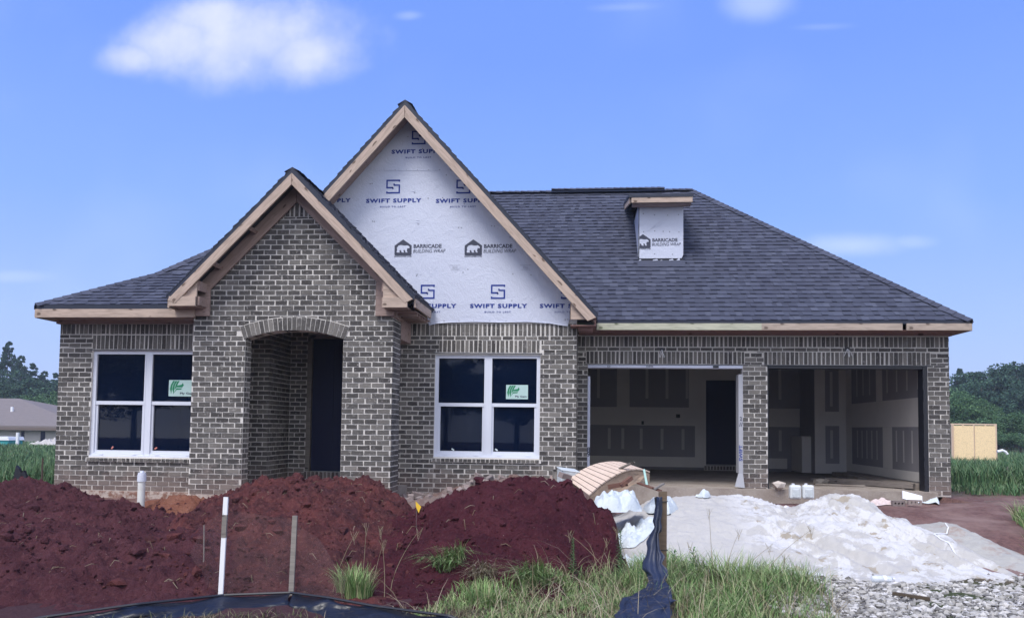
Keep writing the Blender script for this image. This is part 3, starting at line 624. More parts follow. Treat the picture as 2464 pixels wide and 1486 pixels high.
# eaves: drip edge, fascia, soffit, frieze
def eave(x0, x1, y, z, fz, wy, fr, mset, fbot):
    mb = MB(); mb.box(x0, x1, y-.012, y+.004, z-.055, z-.002); hp(mb.build('drip_edge', M_drip))
mb = MB(); mb.box(lx-.005, -6.3, ly-.014, ly+.03, lz-.075, lz-.003); mb.box(lx-.014, lx+.03, ly-.014, back, lz-.075, lz-.003); hp(mb.build('drip_edge', M_drip))
HB('fascia', (lx+.015, ly+.002, lz-.07), (-6.22, ly+.002, lz-.07), .135, .035, M_wood)
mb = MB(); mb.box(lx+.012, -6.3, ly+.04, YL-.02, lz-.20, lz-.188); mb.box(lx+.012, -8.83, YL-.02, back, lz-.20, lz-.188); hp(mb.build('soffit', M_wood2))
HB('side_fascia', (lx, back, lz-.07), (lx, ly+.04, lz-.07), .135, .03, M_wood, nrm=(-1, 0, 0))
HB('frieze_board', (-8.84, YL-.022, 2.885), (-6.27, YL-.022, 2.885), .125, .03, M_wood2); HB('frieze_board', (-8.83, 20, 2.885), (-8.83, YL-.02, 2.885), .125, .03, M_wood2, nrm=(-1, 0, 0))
mb = MB(); mb.box(.2, ex+.005, ey-.014, ey+.03, EZ-.055, EZ-.003); mb.box(ex-.03, ex+.014, ey-.014, ry+4.08, EZ-.055, EZ-.003); hp(mb.build('drip_edge', M_drip))
s1x = W(1832, 780, ey).x; s2x = W(2170, 780, ey).x; s3x = W(2180, 780, ey).x
HB('fascia', (.19, ey+.002, EZ-.05), (s1x-.002, ey+.002, EZ-.05), .115, .035, M_green, label='green treated fascia board beside the big gable')
HB('fascia', (s1x, ey+.002, EZ-.05), (s2x, ey+.002, EZ-.05), .115, .035, M_fasc); HB('fascia', (s3x, ey+.002, EZ-.05), (ex-.012, ey+.002, EZ-.05), .115, .035, M_fasc)
HB('side_fascia', (ex-.002, ey+.04, EZ-.05), (ex-.002, ry+4.06, EZ-.05), .115, .03, M_wood, nrm=(1, 0, 0))
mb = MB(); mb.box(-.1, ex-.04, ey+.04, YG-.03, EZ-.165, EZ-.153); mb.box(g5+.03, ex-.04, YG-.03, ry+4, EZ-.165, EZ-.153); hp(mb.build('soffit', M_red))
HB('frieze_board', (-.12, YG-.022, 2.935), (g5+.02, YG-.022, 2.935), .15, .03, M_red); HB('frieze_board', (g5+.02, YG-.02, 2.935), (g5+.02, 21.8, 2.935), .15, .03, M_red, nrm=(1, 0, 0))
# gables
def gable(ax, az, half, sl, yf, yb, fw, name):
    el, er = (ax-half, az-sl*half), (ax+half, az-sl*half)
    slope('roof', [(el[0], yb, el[1]), (el[0], yf, el[1]), (ax, yf, az), (ax, yb, az)], th=.05)
    slope('roof', [(er[0], yf, er[1]), (er[0], yb, er[1]), (ax, yb, az), (ax, yf, az)], th=.05)
    cap((ax, yf-.015, az), (ax, yb, az), lift=.002)
    c = math.sqrt(1+sl*sl)
    mb = MB()                           # dark rake edge with ragged shingle ends
    for sg in (-1, 1):
        mb.prism([(ax, yf-.014, az+.012), (ax+sg*half, yf-.014, az-sl*half+.012), (ax+sg*half, yf-.014, az-sl*half-.075), (ax, yf-.014, az-.085)], (0, .03, 0))
        k = int(half*c/.14)
        for i in range(k):
            t = (i+rnd.uniform(.0, .5))/k; x = ax+sg*half*t; z = az-sl*half*t; h = rnd.uniform(.015, .032); d = .13/c
            mb.prism([(x, yf-.02, z), (x+sg*d, yf-.02, z-sl*d), (x+sg*d*.95, yf-.02, z-sl*d*.95+h*1.3), (x, yf-.02, z+h*.5)], (0, .035, 0))
    hp(mb.build('rake_edge', M_drip))
    for sg in (-1, 1):
        top = Vector((ax, yf+.002, az-.085)); bot = Vector((ax+sg*(half-.02), yf+.002, az-.085-sl*(half-.02)))
        cc = fw*sl                      # plumb cut at the peak
        if sg > 0: HB('rake_board', top+Vector((.003, 0, 0)), bot, fw, .038, M_wood, ca=fw*sl, cb=-fw*.35)
        else: HB('rake_board', bot, top-Vector((.003, 0, 0)), fw, .038, M_wood, ca=fw*.35, cb=-fw*sl)
# big gable
BX, BZ, BS, BH = -3.083, 6.63, 1.113, 3.27
gable(BX, BZ, BH, BS, 13.2, 18.4, .14, 'big')
# porch gable
PX, PZ, PS, PH = -4.565, 5.10, 1.015, 1.965
gable(PX, PZ, PH, PS, 12.0, 14.6, .125, 'porch')
# rake soffits
def rsoff(ax, az, half, sl, y0, y1, m, off):
    mb = MB()
    for sg in (-1, 1): mb.prism([(ax, y0, az-off), (ax+sg*half, y0, az-off-sl*half), (ax+sg*half, y0, az-off-sl*half-.015), (ax, y0, az-off-.015)], (0, y1-y0, 0))
    hp(mb.build('rake_soffit', m))
rsoff(BX, BZ, BH-.03, BS, 13.24, YM-.02, M_wood2, .16); rsoff(PX, PZ, PH-.03, PS, 12.04, YP-.02, M_felt, .12)
# lookout blocks between the porch rake and frieze
for sg in (-1, 1):
    for t in (.40, .72):
        x = PX+sg*1.75*t; z = PZ-.16-PS*1.75*t
        mb = MB(); mb.prism([(x, 12.045, z), (x+sg*.035, 12.045, z-.035), (x+sg*.035-sg*.05, 12.045, z-.035-.05), (x-sg*.05, 12.045, z-.05)], (0, .27, 0)); hp(mb.build('lookout', M_wood2))
# porch frieze boards
fy = YP-.03
ft = PZ-.145
for sg in (-1, 1):
    x0 = PX; 
    kx = (1.40 if sg < 0 else 1.31)
    q = [(PX-.035, 4.655), (PX-.035, ft), (PX+sg*1.70, ft-PS*1.70), (PX+sg*1.70, 3.25), (PX+sg*kx, 4.655-PS*(kx+sg*.035))]
    top = Vector((PX-.035, fy, ft)); bot = Vector((PX+sg*1.70, fy, ft-PS*1.66))
    wd_ = .213
    if sg > 0: HB('gable_frieze_board', top+Vector((.002, 0, 0)), bot, wd_, .028, M_wood2, ca=wd_*PS, cb=-wd_*.05)
    else: HB('gable_frieze_board', bot, top-Vector((.002, 0, 0)), wd_, .028, M_wood2, ca=wd_*.05, cb=-wd_*PS)
HB('corner_board', (-5.978, fy-.004, 3.30), (-5.978, fy-.004, 2.98), .31, .028, M_wood, side=1) if False else None
mb = MB(); mb.prism([(-6.285, fy-.035, 2.985), (-5.978, fy-.035, 2.985), (-5.978, fy-.035, 3.36), (-6.10, fy-.035, 3.36), (-6.285, fy-.035, 3.17)], (0, .034, 0)); mb.box(-6.285, -5.978, fy-.034, fy-.001, 2.83, 2.982); hp(mb.build('corner_board', M_wood2))
mb = MB(); mb.prism([(-3.278, fy-.035, 2.83), (-2.985, fy-.035, 2.83), (-2.985, fy-.035, 3.25), (-3.06, fy-.035, 3.32), (-3.278, fy-.035, 3.36)], (0, .034, 0)); hp(mb.build('corner_board', M_wood2))
# cornice returns (boxed ends)
for sg, xa, xb in ((-1, -6.49, -6.06), (1, -3.09, -2.705)):
    za, zb = (2.945, 3.095) if sg < 0 else (2.915, 3.07)
    mb = MB(); mb.box(xa, xb, 12.0-.03, 12.008, za, zb); hp(mb.build('return_board', M_wood))
    mb = MB()
    xi = xb if sg < 0 else xa; xo = xa if sg < 0 else xb
    zt = PZ-.2-PS*abs(xi-PX)
    mb.prism([(xo, 12.009, zb), (xi, 12.009, zb), (xi, 12.009, zt)], (0, .03, 0)); hp(mb.build('return_gusset', M_wood))
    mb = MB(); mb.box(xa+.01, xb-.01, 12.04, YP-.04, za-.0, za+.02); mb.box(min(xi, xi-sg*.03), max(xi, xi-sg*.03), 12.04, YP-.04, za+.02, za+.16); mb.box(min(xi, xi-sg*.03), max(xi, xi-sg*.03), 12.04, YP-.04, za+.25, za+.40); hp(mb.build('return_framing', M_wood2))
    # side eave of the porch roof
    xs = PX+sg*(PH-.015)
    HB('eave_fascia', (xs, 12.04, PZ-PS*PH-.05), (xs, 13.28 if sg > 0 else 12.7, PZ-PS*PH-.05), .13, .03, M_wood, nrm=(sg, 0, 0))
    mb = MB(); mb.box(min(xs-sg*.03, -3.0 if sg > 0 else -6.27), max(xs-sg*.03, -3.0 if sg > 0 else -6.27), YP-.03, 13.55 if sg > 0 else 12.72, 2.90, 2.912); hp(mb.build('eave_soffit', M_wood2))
for k in range(5):
    y = 12.5+k*.2; mb = MB(); mb.box(-2.98, -2.66, y, y+.045, 2.852, 2.899); hp(mb.build('rafter_tail', M_wood2))
# beam wrapped in boards along the open side of the porch
mb = MB(); mb.box(-3.2, -2.995, 12.875, YM-.003, 2.53, 2.895); mb.box(-3.04, -2.96, YP+.0, 12.87, 2.81, 2.9); hp(mb.build('side_beam', M_wood2))
# big gable return at the right end
mb = MB(); pts = [W(1373, 722, 13.22), W(1373, 768, 13.22), W(1428, 768, 13.22), W(1428, 764, 13.22)]
mb.prism([(p.x, 13.225, p.z) for p in pts], (0, .03, 0)); hp(mb.build('return_board', M_wood))
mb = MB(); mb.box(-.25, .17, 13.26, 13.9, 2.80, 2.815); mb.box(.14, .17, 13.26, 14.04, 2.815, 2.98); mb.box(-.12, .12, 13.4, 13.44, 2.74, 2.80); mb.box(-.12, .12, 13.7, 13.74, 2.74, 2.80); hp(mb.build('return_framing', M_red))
# ------------------------------------------------------------------ gable house wrap with its print
YW = YM-.012
def z3(x, y): return W((1100+x/1.981)*.802, (250+y/1.981)*.802, YW)
mb = MB()
low = [(352, 1345), (362, 1395), (370, 1437), (430, 1424), (500, 1419), (650, 1416), (800, 1420), (950, 1416), (1090, 1425), (1150, 1436), (1195, 1441), (1207, 1400), (1212, 1290)]
lowp = [z3(*p) for p in low]
tri = [(BX, BZ-.16)]
def rakez(x): return BZ-.165-BS*abs(x-BX)
res = 90
poly = [Vector((p.x, YW, p.z)) for p in lowp]
xr_ = lowp[-1].x
poly += [Vector((xr_, YW, rakez(xr_))), Vector((BX, YW, BZ-.165)), Vector((-5.6, YW, rakez(-5.6))), Vector((-5.6, YW, 3.2)), Vector((lowp[0].x, YW, 3.2))]
mb.prism(poly, (0, .01, 0), 0)
wrapo = hp(mb.build('house_wrap', M_wrap))
# seam lap and lower loose edge
mb = MB(); a, b = z3(-25, 517), z3(508, 522)
mb.prism([(a.x, YW-.006, a.z), (b.x, YW-.006, b.z), (b.x, YW-.006, b.z+.012), (a.x, YW-.006, a.z+.012)], (0, .006, 0)); q = mb.build('lap_edge', M_wrap); q.parent = wrapo; mb = MB()
mb.prism([(p.x, YW-.014, p.z-.004) for p in lowp[2:11]]+[(p.x, YW-.005, p.z+.016) for p in reversed(lowp[2:11])], (0, .006, 0))
q = mb.build('lap_edge', M_wrap); q.parent = wrapo
PRINTS = []
def newp(): pm = MB(); PRINTS.append(pm); return pm
def logo(mb, cx, cz, s, y, m=1):       # square-cut letter S mark
    t = .105*s; h = s/2
    def bx(x0, x1, z0, z1): mb.face([(cx+x0*s, y, cz+z0*s), (cx+x1*s, y, cz+z0*s), (cx+x1*s, y, cz+z1*s), (cx+x0*s, y, cz+z1*s)], m)
    k = .105
    bx(-.5, .5, .5-k, .5); bx(.5-k, .5, .35, .5-k); bx(-.5, -.5+k, -.02, .5-k); bx(-.5+k, -.02, -.13+.0, -.02); bx(-.5, -.5+k, -.13, -.02)
    mb.face([(cx+x*s, y, cz+z*s) for x, z in ((-.10, -.13), (-.02, -.20), (.05, -.14), (-.02, -.02), (-.08, -.02))], m)
    bx(.5-k, .5, -.5+k, .15); bx(.05, .5-k, .05, .15); mb.face([(cx+x*s, y, cz+z*s) for x, z in ((.0, .18), (.07, .24), (.14, .15), (.05, .05))], m)
    bx(-.5, .5, -.5, -.5+k); bx(-.5, -.5+k, -.5+k, -.34)
yk = YW-.004
def brand(cx, rowlogo, rowtext, rowsub, subdx=8):
    pm = newp(); c = z3(cx, rowlogo); logo(pm, c.x, c.z, .245, yk)
    pm = newp(); c = z3(cx, rowtext); put_text(pm, 'SWIFT SUPPLY', c.x+.01, c.z, .985, .074, yk, bold=.045, sp=1.18, m=1)
    pm = newp(); c = z3(cx-2, rowsub); put_text(pm, 'BUILD TO LAST', c.x, c.z, .45, .028, yk, bold=.02, sp=1.3, m=1)
for cx in (158, 575, -260): brand(cx, 614, 697, 733)
for cx in (310, -108, 728): brand(cx, 323, 405, 441)
for cx in (363, 781, 1198): brand(cx, 1238, 1322, 1358)
def bear(mb, cx, cz, s, y, m=0):
    P = [(-.5, -.45), (-.45, -.5), (.45, -.5), (.5, -.45), (.5, .12), (0, .5), (-.5, .12)]
    mb.face([(cx+a*s, y, cz+b*s*.93) for a, b in P], m)
    b_ = [(-.38, -.40), (-.20, -.40), (-.20, -.35), (-.24, -.31), (-.19, -.20), (-.12, -.24), (-.06, -.40), (.09, -.40), (.09, -.35), (.04, -.31), (.08, -.20), (.15, -.22), (.20, -.40), (.33, -.40), (.31, -.34), (.28, -.31), (.29, -.14), (.33, -.05), (.42, -.08), (.47, -.02), (.44, .06), (.36, .14), (.28, .17), (.24, .14), (.08, .14), (-.12, .19), (-.30, .14), (-.40, -.02), (-.38, -.2), (-.42, -.34)]
    mb.face([(cx+(a-.02)*s*.86, y-.001, cz+(b+.0)*s*.74) for a, b in b_], 2)
def barr(mb, cx, cz, y, k=1.):
    global PRINTS
    mb = newp()
    bear(mb, cx, cz, .30*k, y)
    mb = newp(); put_text(mb, 'BARRICADE', cx+.43*k, cz+.02*k, .49*k, .068*k, y, bold=.03, m=0)
    mb = newp(); put_text(mb, 'BUILDING WRAP', cx+.46*k, cz-.065*k, .565*k, .062*k, y, bold=.0, shear=.25, m=0)
    mb = newp(); put_text(mb, 'BARRICADEBP.COM', cx-.0*k, cz-.155*k, .30*k, .022*k, y, bold=.02, m=0)
for cx in (217, 634): c = z3(cx, 975); barr(None, c.x, c.z, yk)
for cx in (526, 945):
    for i, (s, w_) in enumerate((('Barricade Building Products', .19), ('Doswell, VA', .08), ('804-355-6687', .09), ('www.barricadebp.com', .15))):
        c = z3(cx, 1081+i*8.5); pm = newp(); put_text(pm, s, c.x, c.z, w_, .013, yk, bold=.0, m=0)
dots = [(22, 598), (33, 596), (285, 650), (366, 683), (452, 680), (36, 820), (46, 821), (546, 858), (563, 858), (743, 847), (760, 849), (853, 914), (948, 1002), (1028, 1092), (300, 1135), (297, 1143), (573, 1123), (602, 1105), (869, 1133), (977, 1139), (863, 1290), (1108, 1183), (474, 545), (580, 717), (722, 755), (376, 1405), (461, 1412), (549, 1411), (637, 1410), (732, 1411), (828, 1413), (1180, 1403), (1194, 1402), (307, 837), (190, 270), (215, 262), (246, 318), (333, 390)] + [(38+i*66, 516) for i in range(8)]
for d in dots:
    c = z3(*d); r = .011; pm = newp(); pm.staple = 1
    pm.face([(c.x+r*math.cos(a), yk, c.z+r*math.sin(a)) for a in [i*math.pi/4 for i in range(8)]], 3)
# trim the print to the sheet
def trim(mb, halfpl):
    nv, nf, nm = [], [], []
    for f, m in zip(mb.f, mb.m):
        q = [(mb.v[i][0], mb.v[i][2]) for i in f]; y = mb.v[f[0]][1]
        if len(f) > 5 and all(a*x+b*z <= c for x, z in q for a, b, c in halfpl): r = q
        elif len(f) > 5 and any(a*x+b*z > c for x, z in q for a, b, c in halfpl):
            r = q
            for hpn in halfpl: r = clip(r, *hpn) if len(r) > 2 else r
        else:
            r = q
            for hpn in halfpl:
                if len(r) > 2: r = clip(r, *hpn)
        if len(r) > 2: nf.append(tuple(range(len(nv), len(nv)+len(r)))); nv += [(x, y, z) for x, z in r]; nm.append(m)
    mb.v, mb.f, mb.m = nv, nf, nm

M_pole = flat('staple_head', (.25, .27, .33))
def flush(hps, par):
    for pm in PRINTS:
        trim(pm, hps)
        if pm.f: q = pm.build('staple' if hasattr(pm, 'staple') else 'lettering', [M_inkg, M_ink, M_wrap, M_pole], fix=False); q.parent = par
    PRINTS.clear()
flush([(BS, 1, BZ-.17+BS*BX), (-BS, 1, BZ-.17-BS*BX), (1, 0, xr_-.004)], wrapo)
# gable sheathing behind the wrap and brick-top closure
mb = MB(); mb.prism([(-5.9, YM+.0, 2.955), (-.16, YM, 2.955), (-.16, YM, rakez(-.16)), (BX, YM, BZ-.17), (-5.9, YM, rakez(-5.9))], (0, .1, 0)); hp(mb.build('sheathing', M_osb2))
# diagonal creases in the wrap
mb = MB()
for (x, y, L, an) in [(15, 890, 60, -50), (30, 900, 45, -48), (305, 815, 40, 0), (300, 828, 40, 3), (308, 835, 30, -4), (1120, 1360, 80, -40), (1140, 1345, 95, -45), (1160, 1340, 90, -50), (1105, 1380, 60, -35), (1180, 1350, 70, -60), (1085, 1360, 50, -30), (280, 645, 60, -12)]:
    c = z3(x, y); l = L*.0026; dx, dz = math.cos(R_(an))*l/2, math.sin(R_(an))*l/2
    mb = MB(); mb.tube([(c.x-dx, YW+.002, c.z-dz), (c.x, YW-.001, c.z+.004), (c.x+dx, YW+.002, c.z+dz)], [.002, .006, .002], 6); q = mb.build('crease', M_wrap); q.parent = wrapo
# ------------------------------------------------------------------ dormer
DM = hp(link(bpy.data.objects.new('dormer', None)))
YD = 15.62; zs = lambda y: EZ+KM*(y-ey)
dl, dr_ = W(1537, 560, YD).x, W(1644, 560, YD).x; dt = W(1590, 489, YD).z; db = zs(YD)
mb = MB(); mb.box(dl+.004, dr_-.004, YD+.01, 17.4, db-.3, dt); mb.build('dormer_box', M_black, DM)
mb = MB(); mb.prism([(dl+.012, YD-.004, db+.075), (dr_-.03, YD-.004, db+.075), (dr_-.0, YD-.004, db+.14), (dr_+.002, YD-.004, dt), (dl+.01, YD-.004, dt)], (0, .012, 0))
dw = mb.build('house_wrap', M_wrap, DM)
mb = MB(); mb.prism([(dl, YD+.08, zs(YD+.08)+.05), (dl, YD+.03, dt), (dl, 17.2, dt), (dl, 17.2, zs(17.2))], (-.006, 0, 0)); mb.build('cheek_wrap', M_wrap, DM)
c = W(1547, 580, YD-.01); barr(None, c.x, c.z, YD-.008, .98)
for (x, y) in ((570, 348), (653, 358), (751, 360), (831, 356), (572, 482), (655, 477), (718, 480), (765, 482), (835, 485), (653, 647), (787, 650)):
    c = W((1700+x/2.476)*.802, (500+y/2.476)*.802, YD-.01); r = .012; pm = newp(); pm.staple = 1; pm.face([(c.x+r*math.cos(a), YD-.008, c.z+r*math.sin(a)) for a in [i*math.pi/4 for i in range(8)]], 3)
flush([(-1, 0, -(dl+.014)), (1, 0, dr_-.004)], DM)
mb = MB()
for (x0, z0, x1, z1) in ((.12, .45, .5, .75), (.2, .5, .55, .9), (.35, .55, .62, .85), (.5, .75, .66, .95)): mb = MB(); mb.tube([(dl+x0*.85, YD-.003, db+.3+z0*.6), (dl+(x0+x1)*.42, YD-.008, db+.3+(z0+z1)*.3+.01), (dl+x1*.85, YD-.003, db+.3+z1*.6)], [.002, .007, .002], 6); q = mb.build('crease', M_wrap); q.parent = DM
ra, rb = W(1518, 480, YD-.3), W(1666, 480, YD-.3); rzt, rzb = W(1600, 475, YD-.3).z, W(1600, 488, YD-.3).z
HBd = board('fascia', (ra.x+.01, YD-.3, rzt), (rb.x, YD-.3, rzt), .10, .03, M_wood, DM)
board('side_fascia', (ra.x+.0, 17.3, rzt+.42), (ra.x+.0, YD-.27, rzt), .10, .03, M_wood, DM, nrm=(-1, 0, 0))
mb = MB(); mb.prism([(ra.x-.04, YD-.34, rzt+.002), (rb.x+.02, YD-.34, rzt+.002), (rb.x+.02, 17.5, rzt+.46), (ra.x-.04, 17.5, rzt+.46)], (0, 0, .055)); mb.build('dormer_roof', M_drip, DM)
mb = MB(); mb.box(ra.x+.03, rb.x-.01, YD-.27, YD-.02, rzb-.005, rzb+.008); mb.build('soffit', M_wood2, DM)
mb = MB(); yb = YD-.17; mb.prism([(dl-.03, yb, zs(yb)+.02), (dr_+.03, yb, zs(yb)+.02), (dr_+.03, YD+.005, db+.03), (dl-.03, YD+.005, db+.03)], (0, 0, .008)); mb.build('flashing', M_shing, DM)
mb = MB()
for fx, w1, h1 in ((.0, .05, .03), (.33, .11, .03), (.52, .04, .012), (.72, .09, .035), (.9, .07, .05)):
    x = lerp(dl, dr_-.05, fx); mb = MB(); mb.prism([(x, YD-.002, db+.03), (x+w1, YD-.002, db+.035), (x+w1*.8, YD-.002, db+.03+h1), (x+.01, YD-.002, db+.045)], (0, -.006, 0)); mb.build('torn_tape', M_wrap, DM)
# ================================================================== THE SITE
def gz_(x, y):                          # ground height, numpy
    y = np.asarray(y, float); x = np.asarray(x, float)
    t = np.clip((y-8.6)/(13.0-8.6), 0, 1); t = t*t*(3-2*t)
    top = np.where(x < 0, -.12, np.clip(-.12+x*.024, -.12, .02))
    z = -.45+(top+.45)*t
    far = np.clip((y-17)/25, 0, 1); z = z+far*(-.28-z)
    out = np.clip((np.abs(x)-9.5)/4, 0, 1)*np.clip((y-11)/4, 0, 1)*(1-far); z = z-out*.12
    hid = ((x > -8.5) & (x < 6) & (y > 13.3) & (y < 21)).astype(float)
    return z-hid*.25
xs = np.unique(np.concatenate([np.linspace(-500, -60, 16), np.linspace(-60, -12, 40), np.arange(-12, 12, .12), np.linspace(12, 60, 40), np.linspace(60, 500, 16)]))
ys = np.unique(np.concatenate([np.linspace(-60, 5, 20), np.arange(5, 18, .10), np.linspace(18, 70, 50), np.linspace(70, 700, 16)]))
X, Y = np.meshgrid(xs, ys); near = np.clip(1-(np.abs(Y-11)-7)/6, 0, 1)
Z = gz_(X, Y)+(.05*fbm(X*1.1, Y*1.1, 4, 3)+.028*fbm(X*5, Y*5, 3, 5, .6, True))*near*np.where((Y > 13.2) & (X < 6.2) & (X > -8.8), 0, 1)
def grid(name, X, Y, Z, m, parent=None, smooth=True):
    h, w_ = X.shape; v = np.stack([X, Y, Z], -1).reshape(-1, 3); i = np.arange(h*w_).reshape(h, w_)
    f = np.stack([i[:-1, :-1], i[:-1, 1:], i[1:, 1:], i[1:, :-1]], -1).reshape(-1, 4)
    return npmesh(name, v, f, m, parent, smooth)
tag(grid('ground', X, Y, Z, M_ground), kind='structure')
def pile(name, ridge, m, res=.022, clod=.15, fine=.045, lump=.10, seed=1, ybk=1.4, wfr=.55, extra=None, lobe=None):
    """ridge: list of x, y_ridge, z_ridge, y_front_toe"""
    R = np.array(ridge, float); x0, x1 = R[0, 0], R[-1, 0]; y0 = R[:, 3].min()-.1; y1 = R[:, 1].max()+ybk
    X, Y = np.meshgrid(np.arange(x0, x1, res), np.arange(y0, y1, res))
    Xw = X+.16*fbm(X*1.7, Y*1.7, 3, seed+40); Yw = Y+.16*fbm(X*1.7+9, Y*1.7, 3, seed+50)
    yr, zr, yf = (np.interp(Xw, R[:, 0], R[:, k]) for k in (1, 2, 3)); G = gz_(X, Y)
    tf = np.clip((yr-Yw)/(yr-yf), 0, 1.15); tb = np.clip((Yw-yr)/ybk, 0, 1.15)
    p = lambda t, k: k*(1-t)+(1-k)*.5*(1+np.cos(np.pi*np.clip(t, 0, 1)))
    prof = np.where(Yw < yr, p(tf, wfr), p(tb, .5)); h = (zr-G); Z = G-.06+(h+.06)*prof
    if lobe:
        xa, xb, yc, hh, fr_, bk = lobe; tt = np.where(Yw < yc, (yc-Yw)/fr_, (Yw-yc)/bk); wx_ = np.clip((Xw-xa)/1.2, 0, 1)*np.clip((xb-Xw)/1.4, 0, 1); wx_ = wx_*wx_*(3-2*wx_); lb = hh*.5*(1+np.cos(np.pi*np.clip(tt, 0, 1)))*wx_
        prof = np.maximum(prof, np.clip(lb/np.maximum(h, .3), 0, 1)); Z = np.maximum(Z, G-.06+lb); h = np.maximum(h, lb)
    amp = np.clip(prof*3, 0, 1)*np.clip(h*6, 0, 1)
    Z = Z+amp*(lump*fbm(X*1.3, Y*1.3, 3, seed)*np.clip(1-prof*.75, .25, 1)+clod*.55*fbm(X*4.2, Y*4.2, 3, seed+5, .6, True)+fine*1.3*fbm(X*11, Y*11, 4, seed+9, .68, True))
    if extra is not None: Z = extra(X, Y, Z, amp)
    return grid(name, X, Y, Z, m)
# dirt mounds
def at(px, py, Y, yf): p = W(px, py, Y); return (p.x, Y, p.z, yf)
pl1 = [(-15.5, 11.2, -.25, 5.5), (-12., 11.2, .12, 5.2), at(-60, 1170, 11.2, 5.0), at(0, 1160, 11.2, 5.0), at(55, 1150, 11.2, 5.0), at(90, 1143, 11.2, 5.0), at(140, 1160, 11.2, 5.2), at(230, 1184, 11.1, 5.5), at(300, 1199, 11., 5.5), at(350, 1222, 10.8, 5.7), at(400, 1238, 10.6, 5.7), at(450, 1243, 10.5, 6.0), at(510, 1262, 10.2, 6.3), at(580, 1330, 9.8, 6.3), (-3.7, 9.6, -.5, 6.3), (-2.9, 9.6, -.55, 6.3)]
tag(pile('dirt_mound', pl1, M_dirt1, seed=11, ybk=1.0, wfr=.8, lobe=(-11., -2.7, 8.1, .50, 2.3, 2.6)), 'long dark red clay mound spread across the left foreground', 'dirt mound', 'mounds of excavated clay')
pl2 = [(-6.0, 10.6, -.4, 8.6), at(450, 1262, 10.6, 7.6), at(500, 1225, 10.7, 7.0), at(545, 1183, 10.8, 6.6), at(600, 1162, 10.8, 6.4), at(660, 1146, 10.8, 6.4), at(740, 1142, 10.8, 6.4), at(820, 1146, 10.8, 6.4), at(880, 1148, 10.8, 6.4), at(925, 1176, 10.7, 6.4), at(965, 1206, 10.4, 6.5), at(1010, 1230, 10.2, 6.6), at(1080, 1240, 9.9, 6.7), (-1., 9.6, -.25, 7.2), (-.4, 9.5, -.45, 7.3)]
tag(pile('dirt_mound', pl2, M_dirt2, seed=23, ybk=1.1, wfr=.85, clod=.17, fine=.05), 'brownish red clay mound in front of the arched porch', 'dirt mound', 'mounds of excavated clay')
pl3 = [(-2.9, 9.9, -.45, 7.6), at(960, 1240, 9.9, 7.0), at(1010, 1215, 9.9, 6.95), at(1060, 1195, 9.9, 6.95), at(1100, 1172, 9.9, 6.95), at(1150, 1155, 9.9, 7.), at(1200, 1145, 9.8, 7.0), at(1270, 1137, 9.8, 7.1), at(1330, 1141, 9.8, 7.2), at(1375, 1152, 9.7, 7.3), at(1410, 1180, 9.6, 7.8), at(1440, 1206, 9.5, 8.0), at(1468, 1224, 9.4, 8.2), at(1482, 1260, 9.3, 8.4), at(1490, 1330, 9.2, 8.6), (.55, 9.2, -.5, 8.8)]
tag(pile('dirt_mound', pl3, M_dirt3, seed=37, ybk=1.1, wfr=.9, clod=.14, fine=.042, lump=.07), 'tallest mound, deep maroon clay, below the middle window', 'dirt mound', 'mounds of excavated clay')
pl4 = [(-7.2, 11.7, -.25, 10.9), at(370, 1200, 11.8, 10.8), at(410, 1192, 11.8, 10.7), at(450, 1190, 11.8, 10.7), at(500, 1197, 11.8, 10.6), (-4.9, 11.7, -.15, 10.6), (-4.5, 11.6, -.3, 10.8)]
tag(pile('dirt_mound', pl4, M_orange, seed=5, ybk=.6, clod=.06), 'small bright orange clay heap at the foot of the left brick pier', 'dirt mound', 'mounds of excavated clay')
# sand
def tracks(X, Y, Z, amp):
    m = np.clip((X-1.9)/.4, 0, 1)*np.clip((4.6-X)/.6, 0, 1)
    Z = Z+amp*m*(.075*fbm(X*2.2, Y*2.2, 3, 71, .5)+.035*fbm(X*6, Y*6, 4, 77, .6)+.022*fbm(X*15, Y*15, 3, 79, .6, True))
    for k, (xa, ya, xb, yb) in enumerate(((3.0, 10.9, 4.1, 9.3), (3.3, 11.0, 4.5, 9.3), (2.4, 10.2, 3.2, 9.0))):
        t = np.clip(((X-xa)*(xb-xa)+(Y-ya)*(yb-ya))/((xb-xa)**2+(yb-ya)**2), 0, 1); d = np.hypot(X-xa-t*(xb-xa), Y-ya-t*(yb-ya))
        Z = Z-amp*.05*np.exp(-(d/.07)**2)+amp*.03*np.exp(-((d-.15)/.06)**2)
    return Z
sd_ = [(-1.3, 11., -.45, 9.9), (-.7, 11., -.2, 9.8), at(1420, 1255, 11., 9.5), at(1475, 1245, 11., 9.2), at(1500, 1232, 11.1, 8.8), at(1560, 1204, 11.2, 8.5), at(1640, 1192, 11.3, 8.4), at(1700, 1188, 11.3, 8.4), at(1780, 1190, 11.3, 8.4), at(1825, 1194, 11.3, 8.5), at(1850, 1210, 11.1, 8.5), at(1885, 1222, 11.0, 8.5), at(1920, 1206, 11.1, 8.4), at(1955, 1190, 11.2, 8.4), at(2010, 1188, 11.2, 8.4), at(2060, 1192, 11.2, 8.4), at(2090, 1208, 11.1, 8.5), at(2120, 1228, 11.0, 8.5), at(2190, 1250, 10.8, 8.5), at(2260, 1280, 10.5, 8.5), at(2330, 1325, 10.1, 8.6), at(2400, 1365, 9.8, 8.9), (5.6, 9.6, -.5, 9.1)]
tag(pile('sand_pile', sd_, M_sand, seed=51, ybk=1.1, wfr=.8, clod=.035, fine=.014, lump=.05, extra=tracks), 'large white sand pile with trampled tracks before the garage', 'sand pile', 'heaps of building sand')
